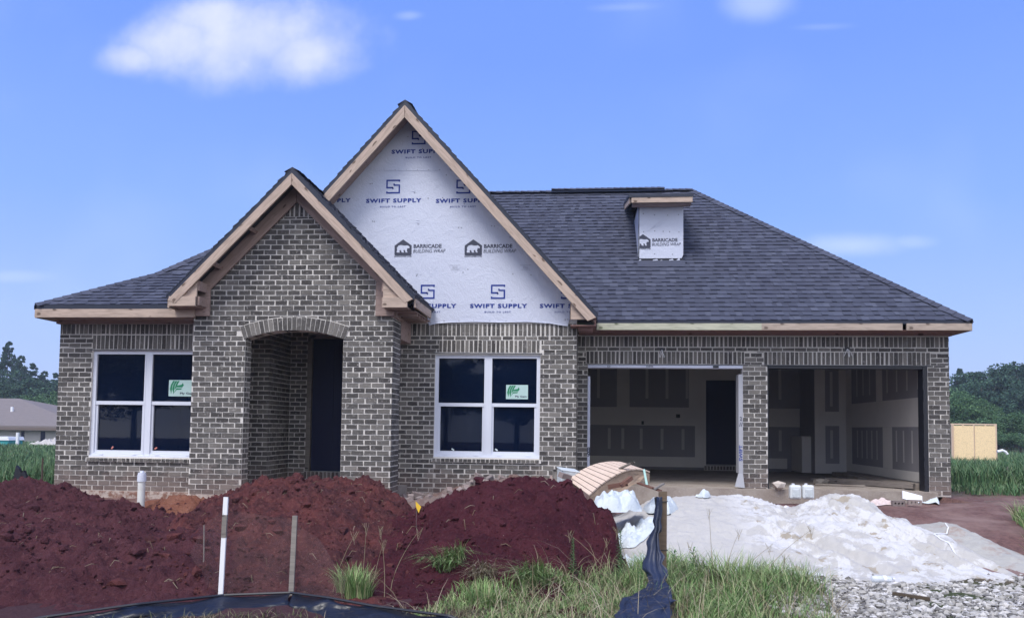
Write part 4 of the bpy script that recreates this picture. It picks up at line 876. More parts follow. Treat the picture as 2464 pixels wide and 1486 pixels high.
s2_ = [(3.6, 11., -.45, 9.9), at(2170, 1290, 11., 9.6), at(2205, 1266, 11.1, 9.4), at(2270, 1253, 11.1, 9.1), at(2305, 1260, 11.1, 9.0), at(2350, 1290, 11., 9.0), at(2400, 1312, 10.8, 9.), at(2450, 1345, 10.3, 9.2), at(2480, 1368, 10., 9.3), (6.3, 9.9, -.5, 9.4)]
tag(pile('sand_pile', s2_, M_sand2, seed=61, ybk=.8, wfr=.75, clod=.03, fine=.012, lump=.04), 'low grey sand heap with a white cable on it, far right', 'sand pile', 'heaps of building sand')
# gravel
rg = np.random.default_rng(4)
ico = bmesh.new(); bmesh.ops.create_icosphere(ico, subdivisions=1, radius=1); iv = np.array([v.co[:] for v in ico.verts]); if_ = np.array([[v.index for v in f.verts] for f in ico.faces]); ico.free()
def stones(name, n, samp, smin, smax, m, flatten=.7):
    P = samp(n); n = len(P); s = smin+(smax-smin)*rg.random(n)**2.5
    V = iv[None]*(1+.28*rg.standard_normal((n, len(iv), 1))).clip(.5, 1.6)*(s[:, None, None]*np.stack([np.ones(n), .6+.5*rg.random(n), flatten*(.6+.6*rg.random(n))], -1)[:, None])
    a = rg.random(n)*6.28; c, q = np.cos(a)[:, None], np.sin(a)[:, None]; x = V[..., 0]*c-V[..., 1]*q; y = V[..., 0]*q+V[..., 1]*c
    V = np.stack([x, y, V[..., 2]], -1)+P[:, None]; F = if_[None]+(np.arange(n)*len(iv))[:, None, None]
    return npmesh(name, V.reshape(-1, 3), F.reshape(-1, 3), m, None, False, 3)
def s_gr(n):
    x = rg.uniform(1.35, 7., n); y = 6.2+3.5*rg.random(n)**1.1; lim = 8.95+.18*np.sin(x*3)+.0*x; left = 1.85+.12*np.sin(y*4)+(y-7)*.12
    k = (y < lim+.1*rg.standard_normal(n)) & (x > left+.12*rg.standard_normal(n)) ; x, y = x[k], y[k]
    return np.stack([x, y, gz_(x, y)+.012+.012*rg.random(len(x))+.02*fbm(x*2, y*2, 2, 8)], -1)
mgr = mat('gravel_bed', (.16, .15, .14), .95, .1)
Xg, Yg = np.meshgrid(np.arange(1.9, 9., .08), np.arange(3.5, 8.95, .08))
tag(grid('gravel_drive', Xg, Yg, gz_(Xg, Yg)+.012+.02*fbm(Xg*2, Yg*2, 2, 8), mgr), kind='structure')
tag(stones('gravel', 17000, s_gr, .012, .042, M_stone), 'pale crushed gravel covering the driveway entrance', 'gravel', kind='stuff')
# clods and pebbles lying on the mounds: part of ground litter
dgp = bpy.context.evaluated_depsgraph_get()
mounds = [o for o in scn.objects if o.name.startswith(('dirt_mound', 'sand_pile'))]
from mathutils.bvhtree import BVHTree
BV = [(o, BVHTree.FromObject(o, dgp)) for o in mounds+[bpy.data.objects['ground']]]
def drop(x, y):                          # height of the topmost surface under a point
    z = -9
    for o, b in BV:
        r = b.ray_cast(Vector((x, y, 6)), Vector((0, 0, -1)))
        if r[0] and r[0].z > z: z = r[0].z
    return z
def s_cl(n):
    out = []
    for i in range(n):
        x, y = rg.uniform(-7.5, .4), rg.uniform(7., 11.6); out.append((x, y, drop(x, y)+.003))
    return np.array(out)
for cx_, m_, lo, hi, lab in ((1800, M_dirt1, -7.5, -4.4, 'left mound'), (1500, M_dirt2, -4.4, -2., 'porch mound'), (1500, M_dirt3, -2., .35, 'tall mound')):
    def s_(n): 
        P = []
        for i in range(n):
            x, y = rg.uniform(lo, hi), rg.uniform(6.8, 11.4); P.append((x, y, drop(x, y)+.010))
        return np.array(P)
    tag(stones('soil_clods', cx_, s_, .005, .024, m_, .95), 'loose crumbs and clods of clay strewn over the '+lab, 'soil clods', kind='stuff')
for n_, lo, hi, m_, lab in ((90, -7.5, -4.2, M_dirt1, 'left mound'), (110, -4.4, -1.9, M_dirt2, 'porch mound'), (80, -2., .3, M_dirt3, 'tall mound')):
    def s_(n):
        P = []
        for i in range(n): x, y = rg.uniform(lo, hi), rg.uniform(6.9, 11.2); P.append((x, y, drop(x, y)+.008))
        return np.array(P)
    tag(stones('large_clods', n_, s_, .03, .085, m_, .75), 'larger broken lumps of clay resting on the '+lab, 'soil clods', kind='stuff')
# ------------------------------------------------------------------ grass
def blades(name, P, h, wd, lean, m, seg=3, az=None, droop=1.):
    n = len(P); h = h if hasattr(h, '__len__') else np.full(n, h); a = az if az is not None else rg.random(n)*6.283
    L = lean*(.3+rg.random(n)); dx, dy = np.cos(a)*L*h, np.sin(a)*L*h; wx, wy = -np.sin(a+rg.normal(0, .5, n)), np.cos(a)
    vs = []
    for k in range(seg+1):
        t = k/seg; w_ = wd*(1-t**1.6)*.5+.0004; px = P[:, 0]+dx*t**1.8; py = P[:, 1]+dy*t**1.8; pz = P[:, 2]+h*(t-droop*.35*L*t**3)-.01
        vs.append(np.stack([px-wx*w_, py-wy*w_, pz], -1)); vs.append(np.stack([px+wx*w_, py+wy*w_, pz], -1))
    V = np.stack(vs, 1).reshape(-1, 3); b = np.arange(n)[:, None]*2*(seg+1)
    F = np.concatenate([b+np.array([[2*k, 2*k+1, 2*k+3, 2*k+2]]) for k in range(seg)], 0)
    return npmesh(name, V, F, m, None, False)
def jointpts(xs_, ys_): return np.array([(x, y, drop(x, y)) for x, y in zip(xs_, ys_)])
def region(n, poly, dens=None):
    R = np.array(poly); out = []
    while len(out) < n:
        x, y = rg.uniform(R[:, 0].min(), R[:, 0].max()), rg.uniform(R[:, 1].min(), R[:, 1].max()); c = False; j = len(R)-1
        for i in range(len(R)):
            if (R[i, 1] > y) != (R[j, 1] > y) and x < (R[j, 0]-R[i, 0])*(y-R[i, 1])/(R[j, 1]-R[i, 1])+R[i, 0]: c = not c
            j = i
        if c and (dens is None or rg.random() < dens(x, y)): out.append((x, y))
    return np.array(out)
# near verge: lush tufts between mound and sand, thin along the fence
tuft = rg.uniform(0, 1, (60, 2))
def dn(x, y): return .12+.88*float(vn(np.array(x*3.1), np.array(y*3.1), 91)+.5*vn(np.array(x*8.), np.array(y*8.), 92) > -.05)
dn0 = dn
def dn(x, y): return dn0(x, y)*(0.06 if (x-1.15)**2/.10+(y-7.75)**2/.16 < 1 else 1.)
g1_ = region(13500, [(-1.2, 7.35), (-.1, 7.9), (.3, 8.5), (.9, 8.9), (1.6, 8.75), (2.1, 8.6), (2.3, 7.8), (2.0, 6.9), (2.0, 6.4), (-1.6, 6.4), (-1.3, 6.95)], dn)
P = jointpts(g1_[:, 0], g1_[:, 1])
tall = np.clip((P[:, 0]+.4)/1.2, .35, 1)*np.clip((P[:, 1]-6.3)/1.2, .35, 1)
tag(blades('verge_grass', P, (.10+.30*rg.random(len(P))**1.3)*tall+.03, .007, .75, M_grass), 'green grass growing between the maroon mound and the gravel', 'grass', kind='stuff')
gs_ = region(1500, [(-.7, 7.3), (.3, 8.5), (.9, 8.9), (2.1, 8.6), (2.3, 7.8), (2.0, 6.4), (-1.6, 6.4)]); P = jointpts(gs_[:, 0], gs_[:, 1]); tag(blades('dead_grass', P, .12+.42*rg.random(len(P))**1.8, .0045, 1.3, M_straw, 4), 'dead straw stems tangled among the green verge grass', 'grass', kind='stuff')
g5_ = region(3200, [(-4.2, 5.9), (-3.2, 6.35), (-2.5, 6.55), (-1.9, 6.4), (-.9, 6.0), (.3, 6.3), (.3, 5.3), (-4.2, 5.3)]); P = jointpts(g5_[:, 0], g5_[:, 1]); tag(blades('dry_grass', P, .03+.09*rg.random(len(P))**1.5, .005, 1.2, mat('weedy_grass', (.1, .1, .05), .8, .2, f_rpi([(.05, .05, .03), (.09, .11, .05), (.15, .14, .08), (.26, .22, .15)]))), 'short weedy grass on the street side of the silt fence', 'grass', kind='stuff')
g2_ = region(1500, [(-2.2, 6.7), (-1.3, 6.95), (.4, 6.95), (1.6, 6.6), (1.6, 6.3), (-1.5, 6.3)])
P = jointpts(g2_[:, 0], g2_[:, 1]); tag(blades('dry_grass', P, (.03+.07*rg.random(len(P))), .005, 1.2, M_straw), 'thin straw coloured grass along the black silt fence', 'grass', kind='stuff')
g3_ = region(2600, [(5.2, 10.1), (5.6, 10.9), (6.2, 12.2), (8., 12.4), (8., 9.6), (6.4, 9.7)], dn)
P = jointpts(g3_[:, 0], g3_[:, 1]); tag(blades('verge_grass', P, .12+.25*rg.random(len(P)), .011, .7, M_grass), 'green grass patch at the far right beside the grey sand', 'grass', kind='stuff')
g6_ = region(3200, [(5.55, 10.3), (5.9, 11.9), (7.2, 12.4), (7.2, 10.0)]); P = jointpts(g6_[:, 0], g6_[:, 1]); tag(blades('verge_grass', P, .15+.28*rg.random(len(P)), .010, .8, M_grass), 'denser weeds at the right edge behind the grey sand heap', 'grass', kind='stuff')
g4_ = region(2600, [(5.0, 8.9), (5.2, 9.3), (8., 9.6), (8., 9.0)]); P = jointpts(g4_[:, 0], g4_[:, 1]); tag(blades('verge_grass', P, .05+.09*rg.random(len(P)), .008, .8, M_grass), 'short weeds between gravel and sand at the right edge', 'grass', kind='stuff')
def clump(px, py, Y, n, r, h, w_, lab, m=None, lean=.8, az=None, name='grass_clump', cat='grass clump', base=None):
    c = W(px, py, Y); a = rg.random(n)*6.283; q = r*np.sqrt(rg.random(n)); x = c.x+q*np.cos(a); y = c.y+q*np.sin(a)*.8
    P = jointpts(x, y)
    return tag(blades(name, P, h*(.5+.6*rg.random(n)), w_, lean, m or M_grass, 4, az=(a+rg.normal(0, .6, n)) if az is None else az+rg.normal(0, .5, n)), lab, cat)
clump(852, 1432, 7.25, 420, .16, .30, .007, 'bright green grass clump growing behind the silt fence, left of centre', lean=.5)
clump(1080, 1345, 8.0, 240, .16, .26, .008, 'drooping olive grass tussock hanging on the maroon mound', lean=1.5, az=-1.5)
clump(1160, 1385, 7.7, 160, .14, .22, .007, 'dry brown tussock uprooted low on the maroon mound', m=M_straw, lean=1.5, az=-1.4)
clump(1285, 1395, 7.65, 260, .14, .30, .008, 'drooping green tussock at the foot of the maroon mound', lean=1.4, az=-1.7)
clump(1170, 1440, 7.15, 260, .14, .22, .007, 'upright green clump in front of the maroon mound', lean=.5)
clump(1600, 1330, 8.7, 420, .30, .30, .010, 'thick green clump around the foot of the wooden post', lean=.8)
clump(1740, 1365, 8.5, 520, .40, .34, .010, 'wide dark green clump against the white sand', lean=.7)
clump(1860, 1385, 8.4, 320, .28, .24, .009, 'green clump at the left end of the gravel', lean=.7)
# tall seed stalks
def stalk(px, py, Y, h, dx, lab, r=.0035, m=None, head=True):
    c = W(px, py, Y); z = drop(c.x, Y); mb = MB(); pts = [Vector((c.x+dx*t**1.7*h, Y+.03*math.sin(t*3), z+h*t-.02)) for t in [i/6 for i in range(7)]]
    mb.tube(pts, [r*(1-.55*i/6) for i in range(7)], 5)
    if head:
        p = pts[-1]
        for k in range(5):
            a = rnd.uniform(-.9, .9); mb.tube([p-Vector((0, 0, .02*k)), p+Vector((math.sin(a)*.06, rnd.uniform(-.02, .02), .04+.02*k-.02*k))], [.002, .001], 4)
    tag(mb.build('grass_stalk', m or M_straw), lab, 'stalk', 'tall dry grass stalks')
for k, (px, py, Y, h, dx, lab) in enumerate([
    (1100-175, 1420, 7.3, .62, -.08, 'thin pinkish stalk leaning left behind the bright green clump'), (980-40, 1400, 7.4, .55, .45, 'long stalk leaning right over the mound beside the bright clump'),
    (870, 1420, 7.35, .60, .05, 'upright stalk rising out of the bright green clump'), (893, 1418, 7.3, .50, .2, 'second upright stalk at the right of the bright clump'), (800, 1430, 7.3, .55, .35, 'stalk left of the bright clump bending right'),
    (1470, 1380, 8.2, .52, -.8, 'long arching straw stalk over the right end of the maroon mound'), (1440, 1370, 8.1, .42, .2, 'short reddish stalk before the right end of the mound'), (1520, 1400, 7.9, .60, -.25, 'pale stalk left of the black fabric'),
    (1660, 1330, 8.7, .35, -.8, 'stalk bent left just right of the wooden post'), (1715, 1350, 8.6, .72, -.05, 'tallest upright seed stalk before the white sand'), (1690, 1350, 8.5, .38, -.35, 'small left leaning stalk before the white sand'),
    (1745, 1360, 8.5, .55, .25, 'forked seed stalk leaning right before the sand'), (1775, 1365, 8.5, .42, .75, 'stalk curving far right over the sand'), (1830, 1390, 8.3, .62, .8, 'dark stalk curving right with a heavy head'), (1880, 1395, 8.3, .35, .1, 'short stalk at the left end of the gravel')]):
    stalk(px, py, Y, h, dx, lab)
# leafy horseweed plants
M_leaf = mat('weed_leaf', (.07, .15, .05), .7, .2, f_rpi([(.04, .11, .035), (.08, .17, .06), (.12, .22, .08)]))
M_stem = flat('weed_stem', (.10, .16, .06))
def weed(px, py, Y, h, n, L, lab, wid=.016):
    c = W(px, py, Y); z = drop(c.x, Y); t = thing('leafy_weed', lab, 'weed', (c.x, Y, z))
    mb = MB(); mb.tube([(0, 0, -.02), (.01, 0, h*.5), (0, .01, h)], [.006, .005, .002], 6); mb.build('stem', M_stem, t)
    mb = MB()
    for i in range(n):
        s = i/n; zz_ = h*(.08+.92*s); a = i*2.4; l = L*(1-.55*s)*rnd.uniform(.8, 1.1); up = .5+1.*s
        d = Vector((math.cos(a), math.sin(a), 0)); q = d.cross(ZU)*wid*(1-.4*s)/2; p0 = Vector((0, 0, zz_)); p1 = p0+d*l*.5+ZU*l*.32*up; p2 = p0+d*l+ZU*l*.25*up
        mb.raw([p0, p1+q, p2, p1-q], [(0, 1, 2, 3)])
    mb.build('leaf', M_leaf, t, fix=False)
weed(1492, 1385, 8.35, .52, 120, .085, 'tall feathery green weed standing at the right end of the maroon mound')
weed(1378, 1410, 7.9, .36, 80, .06, 'thin feathery green weed before the maroon mound')
weed(1622, 1330, 8.6, .30, 26, .16, 'broad leaved weed just right of the wooden post', .03)
weed(1540, 1440, 7.6, .30, 60, .07, 'small feathery weed left of the black fabric')
weed(1668, 1345, 8.6, .32, 26, .15, 'broad leaved weed between post and seed stalks', .03)
# field grass, left and right
def field(n, xa, xb, ya, yb, h, lab, wd=.02):
    y = ya*(yb/ya)**rg.random(n); x = rg.uniform(0, 1, n); x = xa(y)+(xb(y)-xa(y))*x
    P = np.stack([x, y, gz_(x, y)], -1); hh = h*np.where(y > 22, .62, 1.)*(.55+.6*rg.random(n))*(.75+.35*vn(x*.5, y*.5, 6))
    return tag(blades('field_grass', P, hh, wd*np.sqrt(y/15), .55, M_field, 2), lab, 'grass', kind='stuff')
field(62000, lambda y: -1.02*y, lambda y: np.minimum(-9.3, -.42*y), 14.5, 60, .55, 'tall green grass filling the lot left of the house')
field(62000, lambda y: np.maximum(6.9, .26*y), lambda y: .80*y+1.5, 17.2, 60, .85, 'tall green grass filling the lot right of the house')
field(5000, lambda y: np.maximum(6.9, .36*y), lambda y: .78*y+1.5, 15.2, 17.6, .22, 'short grass fringe beside the bare red track', .02)
# straw litter on the mounds
def litter(n, x0, x1, y0, y1, l, m, lab, name='straw_litter'):
    mb = MB()
    for i in range(n):
        x, y = rnd.uniform(x0, x1), rnd.uniform(y0, y1); a = rnd.uniform(0, 6.28); L = l*rnd.uniform(.4, 1.3); z = drop(x, y)+.008
        x2, y2 = x+math.cos(a)*L, y+math.sin(a)*L; z2 = drop(x2, y2)+.006; mb.tube([(x, y, z), ((x+x2)/2, (y+y2)/2, max(z, z2)+.012), (x2, y2, z2)], [.002, .0025, .0012], 4)
    tag(mb.build(name, m, fix=False), lab, 'straw', kind='stuff')
litter(150, -7.5, .3, 7., 10.6, .12, M_straw, 'dry roots and straw scattered over the clay mounds')
litter(160, 6.3, 9.5, 11.5, 15.5, .25, M_grayw, 'dead stems lying on the bare track right of the garage')
# ------------------------------------------------------------------ posts and silt fence
def stake(name, top, bot, w_, d, m, lab, cat='stake', band=None, group=None, root=True):
    t = thing(name, lab, cat, bot, group=group); v = Vector(top)-Vector(bot); mb = MB(); s = Vector((w_/2, 0, 0)); e = Vector((0, d, 0)); z0 = Vector((0, 0, 0)); lo = -v.normalized()*.15
    mb.prism([z0-s+lo, z0+s+lo, v+s, v-s], e); mb.build('shaft', m, t)
    if band:
        for a, b, m2 in band: mb = MB(); mb.prism([v*a-s*1.03, v*a+s*1.03, v*b+s*1.03, v*b-s*1.03], e*1.04); q = mb.build('stained_band', m2, t); q.location = (0, -.003, 0)
    return t
M_stakew = mat('chipped_white_paint', (.6, .6, .62), .8, .2, lambda k: setc(k, k.mix(k.sstep(k.noise(scl(k, (8., 8., 5.)), 3., 4., .6), .62, .68), (.70, .71, .73), (.28, .26, .26))))
p = W(543, 1195, 7.0); q = W(527, 1486, 6.9); stake('survey_stake', p, q, .042, .018, M_stakew, 'tall white painted stake with a dark stained band, standing in the silt fence', band=[(.52, .66, M_black)][:0] or [(.66, .85, M_grayw)])
p = W(709, 1240, 7.2); q = W(697, 1486, 7.0); stake('fence_stake', p, q, .045, .02, M_grayw, 'weathered grey wooden stake at the corner of the silt fence')
p = W(491, 1262, 7.6); q = W(484, 1425, 7.5)
mb = MB(); mb.tube([q+Vector((0, 0, -.1)), q, (p+q)/2+Vector((.012, 0, 0)), p], .006, 6); tag(mb.build('wire_marker', M_grayw), 'thin pale wire marker left of the white stake', 'marker')
M_fence = mat('black_fence_fabric', (.006, .008, .016), .38, .5, lambda k: bump(k, k.noise(scl(k, (1., 6., 6.)), 3., 4., .6), .6, .02))
# silt fence band
def fence(P, lab, group):
    t = thing('silt_fence', lab, 'silt fence', P[0][0]); vs = []; mb = MB(); n = 60; rows = 9; g = []
    o0 = Vector(P[0][0])
    for i in range(n+1):
        s = i/n*(len(P)-1); k = min(int(s), len(P)-2); f = s-k; a = Vector(P[k][0]).lerp(Vector(P[k+1][0]), f); b = Vector(P[k][1]).lerp(Vector(P[k+1][1]), f)
        sag = -.03*math.sin(math.pi*f); row = []
        for j in range(rows+1):
            u = j/rows; p = a.lerp(b, u)-o0; p.z += sag*(1-u); p.y += .035*math.sin(u*9+i*.25)+.02*math.sin(i*.9+u*4)-.03*math.sin(math.pi*u); row.append(p)
        g.append(row)
    V = [p for r in g for p in r]; w_ = rows+1
    mb.raw(V, [(i*w_+j, (i+1)*w_+j, (i+1)*w_+j+1, i*w_+j+1) for i in range(n) for j in range(rows)])
    f = mb.build('fabric', M_fence, t, smooth=True, fix=False); so2 = f.modifiers.new('s', 'SOLIDIFY'); so2.thickness = .004
    mb = MB(); mb.tube([Vector(P[k][0])+Vector((0, -.01, .0))-o0+Vector((0, 0, -.0)) for k in range(len(P))], .012, 6); mb.build('hem', M_black, t)
    return t
def FT(px, py, Y): return W(px, py, Y)
fence([(FT(-160, 1540, 5.6), FT(-160, 1620, 5.5)), (FT(100, 1484, 6.0), FT(100, 1540, 5.85)), (FT(330, 1452, 6.35), FT(330, 1505, 6.2)), (FT(540, 1430, 6.85), FT(530, 1482, 6.5)), (FT(700, 1424, 6.98), FT(700, 1474, 6.65))], 'sagging black silt fence running from the left up to the grey corner stake', 'silt fence runs')
fence([(FT(700, 1424, 6.98), FT(700, 1474, 6.65)), (FT(790, 1436, 6.8), FT(780, 1500, 6.5)), (FT(900, 1456, 6.6), FT(880, 1530, 6.3)), (FT(1080, 1480, 6.3), FT(1060, 1560, 6.)), (FT(1250, 1540, 6.1), FT(1200, 1600, 6.))], 'collapsed black silt fence running right from the grey corner stake', 'silt fence runs')
M_mesh = mat('sheer_silt_mesh', (.16, .10, .10), .7, .3)
M_mesh.node_tree.nodes['Principled BSDF'].inputs['Alpha'].default_value = .16
sf = [o for o in scn.objects if o.name == 'silt_fence'][0]; o0 = sf.location.copy(); mb = MB(); g = []
tp = [(455, 1330, 7.7), (490, 1262, 7.5), (540, 1225, 7.06), (620, 1236, 7.15), (705, 1248, 7.24), (770, 1300, 7.1), (830, 1390, 7.0)]; bt = [(450, 1440, 7.5), (486, 1436, 7.3), (534, 1432, 6.97), (615, 1428, 7.06), (700, 1426, 7.14), (765, 1436, 7.0), (830, 1450, 6.9)]
n = 40
for i in range(n+1):
    s = i/n*(len(tp)-1); k = min(int(s), len(tp)-2); f = s-k; a = W(*[lerp(tp[k][q], tp[k+1][q], f) for q in range(3)]); b = W(*[lerp(bt[k][q], bt[k+1][q], f) for q in range(3)])
    g.append([a.lerp(b, j/6)+Vector((0, .02*math.sin(i*.8+j), 0))-o0 for j in range(7)])
mb.raw([p for c_ in g for p in c_], [(i*7+j, (i+1)*7+j, (i+1)*7+j+1, i*7+j+1) for i in range(n) for j in range(6)]); mb.build('sheer_mesh', M_mesh, sf, smooth=True, fix=False)
# wooden post with torn fabric
p = W(1597, 1182, 7.9); q = W(1594, 1352, 7.9); q.z = min(q.z, drop(q.x, 7.9))
t = thing('wooden_post', 'square brown wooden post with a strap, standing before the white sand', 'post', q)
mb = MB(); s = .037; h = p.z-q.z; mb.prism([(-s, 0, -.2), (s, 0, -.2), (s+.006, 0, h), (-s+.004, 0, h)], (0, .06, 0)); M_post = mat('brown_post', (.16, .12, .08), .85, .2, f_wood((.17, .125, .09), (.07, .05, .035))); mb.build('shaft', M_post, t)
for zz_ in (.9, .42):
    mb = MB(); mb.tube([(-s-.006, -.006, h*zz_), (s+.012, -.006, h*zz_+.004), (s+.012, .068, h*zz_), (-s-.006, .068, h*zz_-.004), (-s-.006, -.006, h*zz_)], .0035, 5); mb.build('wire_tie', M_black, t)
# draped fabric: hangs from the post, spreads in folds on the ground
prof = [ # px left, px right, py, Y
 (1578, 1594, 1194, 7.86), (1576, 1593, 1225, 7.84), (1572, 1590, 1260, 7.80), (1563, 1590, 1290, 7.76), (1557, 1592, 1320, 7.70), (1551, 1596, 1350, 7.62), (1553, 1600, 1375, 7.52), (1558, 1606, 1398, 7.40),
 (1553, 1612, 1415, 7.25), (1520, 1620, 1430, 7.05), (1500, 1624, 1445, 6.9), (1490, 1624, 1460, 6.75), (1482, 1618, 1475, 6.62), (1475, 1610, 1492, 6.5), (1460, 1600, 1515, 6.3)]
t = thing('torn_silt_fabric', 'torn navy black silt fabric hanging from the wooden post and heaped on the grass', 'fabric', W(1590, 1440, 7.2))
o0 = t.location.copy(); V = []; nn = 34; sub = 5; rows = (len(prof)-1)*sub
for r in range(rows+1):
    s = r/sub; k = min(int(s), len(prof)-2); f = s-k; f = f; a = [lerp(prof[k][i], prof[k+1][i], f) for i in range(4)]
    A, B_ = W(a[0], a[2], a[3]), W(a[1], a[2], a[3]); spread = min(1, r/rows*1.3)
    for j in range(nn+1):
        u = j/nn; p = A.lerp(B_, u); fold = math.sin(u*8+r*.09+1.6*math.sin(r*.12))*.6+math.sin(u*17-r*.13+2*math.sin(u*5+r*.1))*.35+.5*float(vn(np.array(u*4+3.), np.array(r*.22), 5))
        amp = .012+.035*spread; p = p+Vector((0, fold*amp-.05*math.sin(math.pi*u), 0))
        if r > rows*.55: p.z = max(p.z, drop(p.x, p.y)+.02)+abs(fold)*.035*min(1, (r/rows-.55)*5)
        p.x += (.02*float(vn(np.array(r*.35), np.array(u*2), 9))*(1 if r > 8 else .3))*(.3+abs(u-.5)*2)
        V.append(p-o0)
mb = MB(); w_ = nn+1; mb.raw(V, [(r*w_+j, r*w_+j+1, (r+1)*w_+j+1, (r+1)*w_+j) for r in range(rows) for j in range(nn)])
f = mb.build('fabric', M_fab, t, smooth=True, fix=False); f.modifiers.new('s', 'SOLIDIFY').thickness = .004
def rag(name, mat_, pts, h, parent, lab=None, seed=0, n=26, amp=.03, base=None):   # crumpled sheet lying over the ground, outline pts (x,y)
    R = np.array(pts); cx_, cy_ = R.mean(0); V = []; F = []; K = 22; A = 72
    ang = np.linspace(0, 2*np.pi, A, endpoint=False); per = []
    tt = np.linspace(0, len(R), A, endpoint=False)
    for s in tt:
        k = int(s) % len(R); f = s-int(s); per.append(R[k]*(1-f)+R[(k+1) % len(R)]*f)
    per = np.array(per); V = []
    for r in range(K+1):
        u = r/K; ring = per*u+np.array([cx_, cy_])*(1-u)
        x, y = ring[:, 0], ring[:, 1]; z = h*(1-u**2.2)**.6+amp*fbm(x*5+seed, y*5, 4, seed, .5, True)*min(1, 1.6-u)*1.2+amp*.12*vn(x*25, y*25, seed+3)
        V += [(a, b, (base if base is not None else drop(a, b))+max(c, -.0)*1.+.012) for a, b, c in zip(x, y, z)]
    for r in range(K):
        for j in range(A): F.append((r*A+j, r*A+(j+1) % A, (r+1)*A+(j+1) % A, (r+1)*A+j))
    c = Vector((cx_, cy_, 0)); mb = MB(); mb.raw([Vector(v)-(c if parent is None else parent.location) for v in V], F)
    o = mb.build(name, mat_, parent, smooth=True, fix=False)
    if parent is None: o.location = c
    return o
def rp(pts, Y0): return [(W(a, b, y).x, y) for a, b, y in pts]
rag('muddy_fold', M_fabdirt, rp([(1595, 1400, 7.45), (1622, 1400, 7.4), (1628, 1440, 7.1), (1632, 1470, 6.8), (1600, 1478, 6.75), (1590, 1440, 7.1)], 0), .06, t, seed=4, amp=.07)
rag('fabric_tail', M_fab, rp([(1500, 1470, 6.85), (1540, 1460, 6.9), (1600, 1480, 6.7), (1590, 1500, 6.35), (1450, 1500, 6.35), (1410, 1480, 6.5)], 0), .04, t, seed=8, amp=.05)
mb = MB(); A = W(1574, 1196, 7.85)-o0
mb.prism([A, A+Vector((.03, 0, .01)), A+Vector((.06, 0, -.02)), A+Vector((.07, 0, -.32)), A+Vector((.045, 0, -.34))], (0, -.012, 0)); mb.build('torn_strip', M_black, t)
# left far scrap and rusty rod
t = W(103, 1102, 12.4); b = Vector((t.x, 12.4, -.3)); mb = MB(); mb.tube([b, t], .014, 6); M_rust = flat('rusty_steel', (.07, .045, .035)); tag(mb.build('steel_rod', M_rust), 'rusty steel rod standing behind the left clay mound', 'rod')
c = W(47, 1150, 12.6); mb = MB()
for (pts) in ([(32, 1150), (38, 1120), (46, 1128), (52, 1142), (58, 1152)], [(50, 1152), (50, 1138), (57, 1132), (63, 1146), (60, 1158)]):
    mb.prism([W(x, y, 12.6) for x, y in pts], (0, .05, .01))
tag(mb.build('fabric_scrap', M_black), 'black twisted scrap of silt fabric at the left mound top', 'fabric scrap')
# cleanout pipe
q = W(338, 1232, 11.3); top = W(342, 1131, 11.3); t = thing('cleanout_pipe', 'upright off white drain pipe with a screw cap beside the left window', 'pipe', (q.x, 11.3, q.z))
h = top.z-q.z; lean = top.x-q.x
mb = MB(); mb.tube([(0, 0, -.15), (lean*.9, 0, h-.14)], .052, 20); mb.build('pipe_body', M_pvc, t, smooth=False)
mb = MB(); mb.tube([(lean*.88, 0, h-.16), (lean*.94, 0, h-.06)], .062, 20); mb.tube([(lean*.94, 0, h-.07), (lean*.97, 0, h-.03)], .056, 20); mb.box(lean-.02, lean+.02, -.02, .02, h-.035, h-.005); mb.build('cap', M_vinyl, t)
# yellow flag
c = W(1002, 1205, 8.9); t = thing('marker_flag', 'small yellow marker flag stuck in the maroon mound', 'flag', (c.x, 8.9, drop(c.x, 8.9)))
mb = MB(); z0_ = c.z-t.location.z; mb.tube([(0, .01, -.05), (0, .01, max(z0_, .05))], .002, 5); mb.build('wire', M_grayw, t)
mb = MB(); sc_ = 8.9/FOC; mb.prism([(-.01, 0, z0_), (12*sc_*1.0, 0, z0_-13*sc_), (6*sc_, 0, z0_-28*sc_), (-.003, 0, z0_-14*sc_)], (0, .003, 0)); mb.build('pennant', M_yellow, t)
# ------------------------------------------------------------------ loose bricks
def brickmesh(holes=True):
    bm = bmesh.new(); L, Hh, D = .194, .07, .085; e = []
    def loop(pts):
        vs = [bm.verts.new(p) for p in pts]; return [bm.edges.new((vs[i], vs[(i+1) % len(vs)])) for i in range(len(vs))]
    for z in (0, Hh):
        es = loop([(-L/2, -D/2, z), (L/2, -D/2, z), (L/2, D/2, z), (-L/2, D/2, z)])
        if holes:
            for cx_ in (-.055, 0, .055): es += loop([(cx_+.017*math.cos(a), .017*math.sin(a), z) for a in [i*math.pi/4 for i in range(8)]])
        bmesh.ops.triangle_fill(bm, use_beauty=True, use_dissolve=False, edges=es)
    bm.verts.ensure_lookup_table(); n = len(bm.verts)//2
    def wall(i0, k):
        for i in range(k): bm.faces.new((bm.verts[i0+i], bm.verts[i0+(i+1) % k], bm.verts[n+i0+(i+1) % k], bm.verts[n+i0+i]))
    wall(0, 4)
    if holes:
        for j in range(3): wall(4+8*j, 8)
    bmesh.ops.recalc_face_normals(bm, faces=bm.faces); me = bpy.data.meshes.new('brick'); bm.to_mesh(me); bm.free(); return me
M_rub = mat('loose_brick', (.12, .1, .1), .9, .2, lambda k: (setc(k, k.mix(k.noise(k.tc, 12., 4.), k.n('ShaderNodeMix', data_type='RGBA', inp={0: k.n('ShaderNodeObjectInfo').outputs['Random'], 6: (.10, .085, .085, 1), 7: (.30, .22, .20, 1)}).outputs[2], (.28, .24, .23)))))
bme = brickmesh(); bme.materials.append(M_rub)
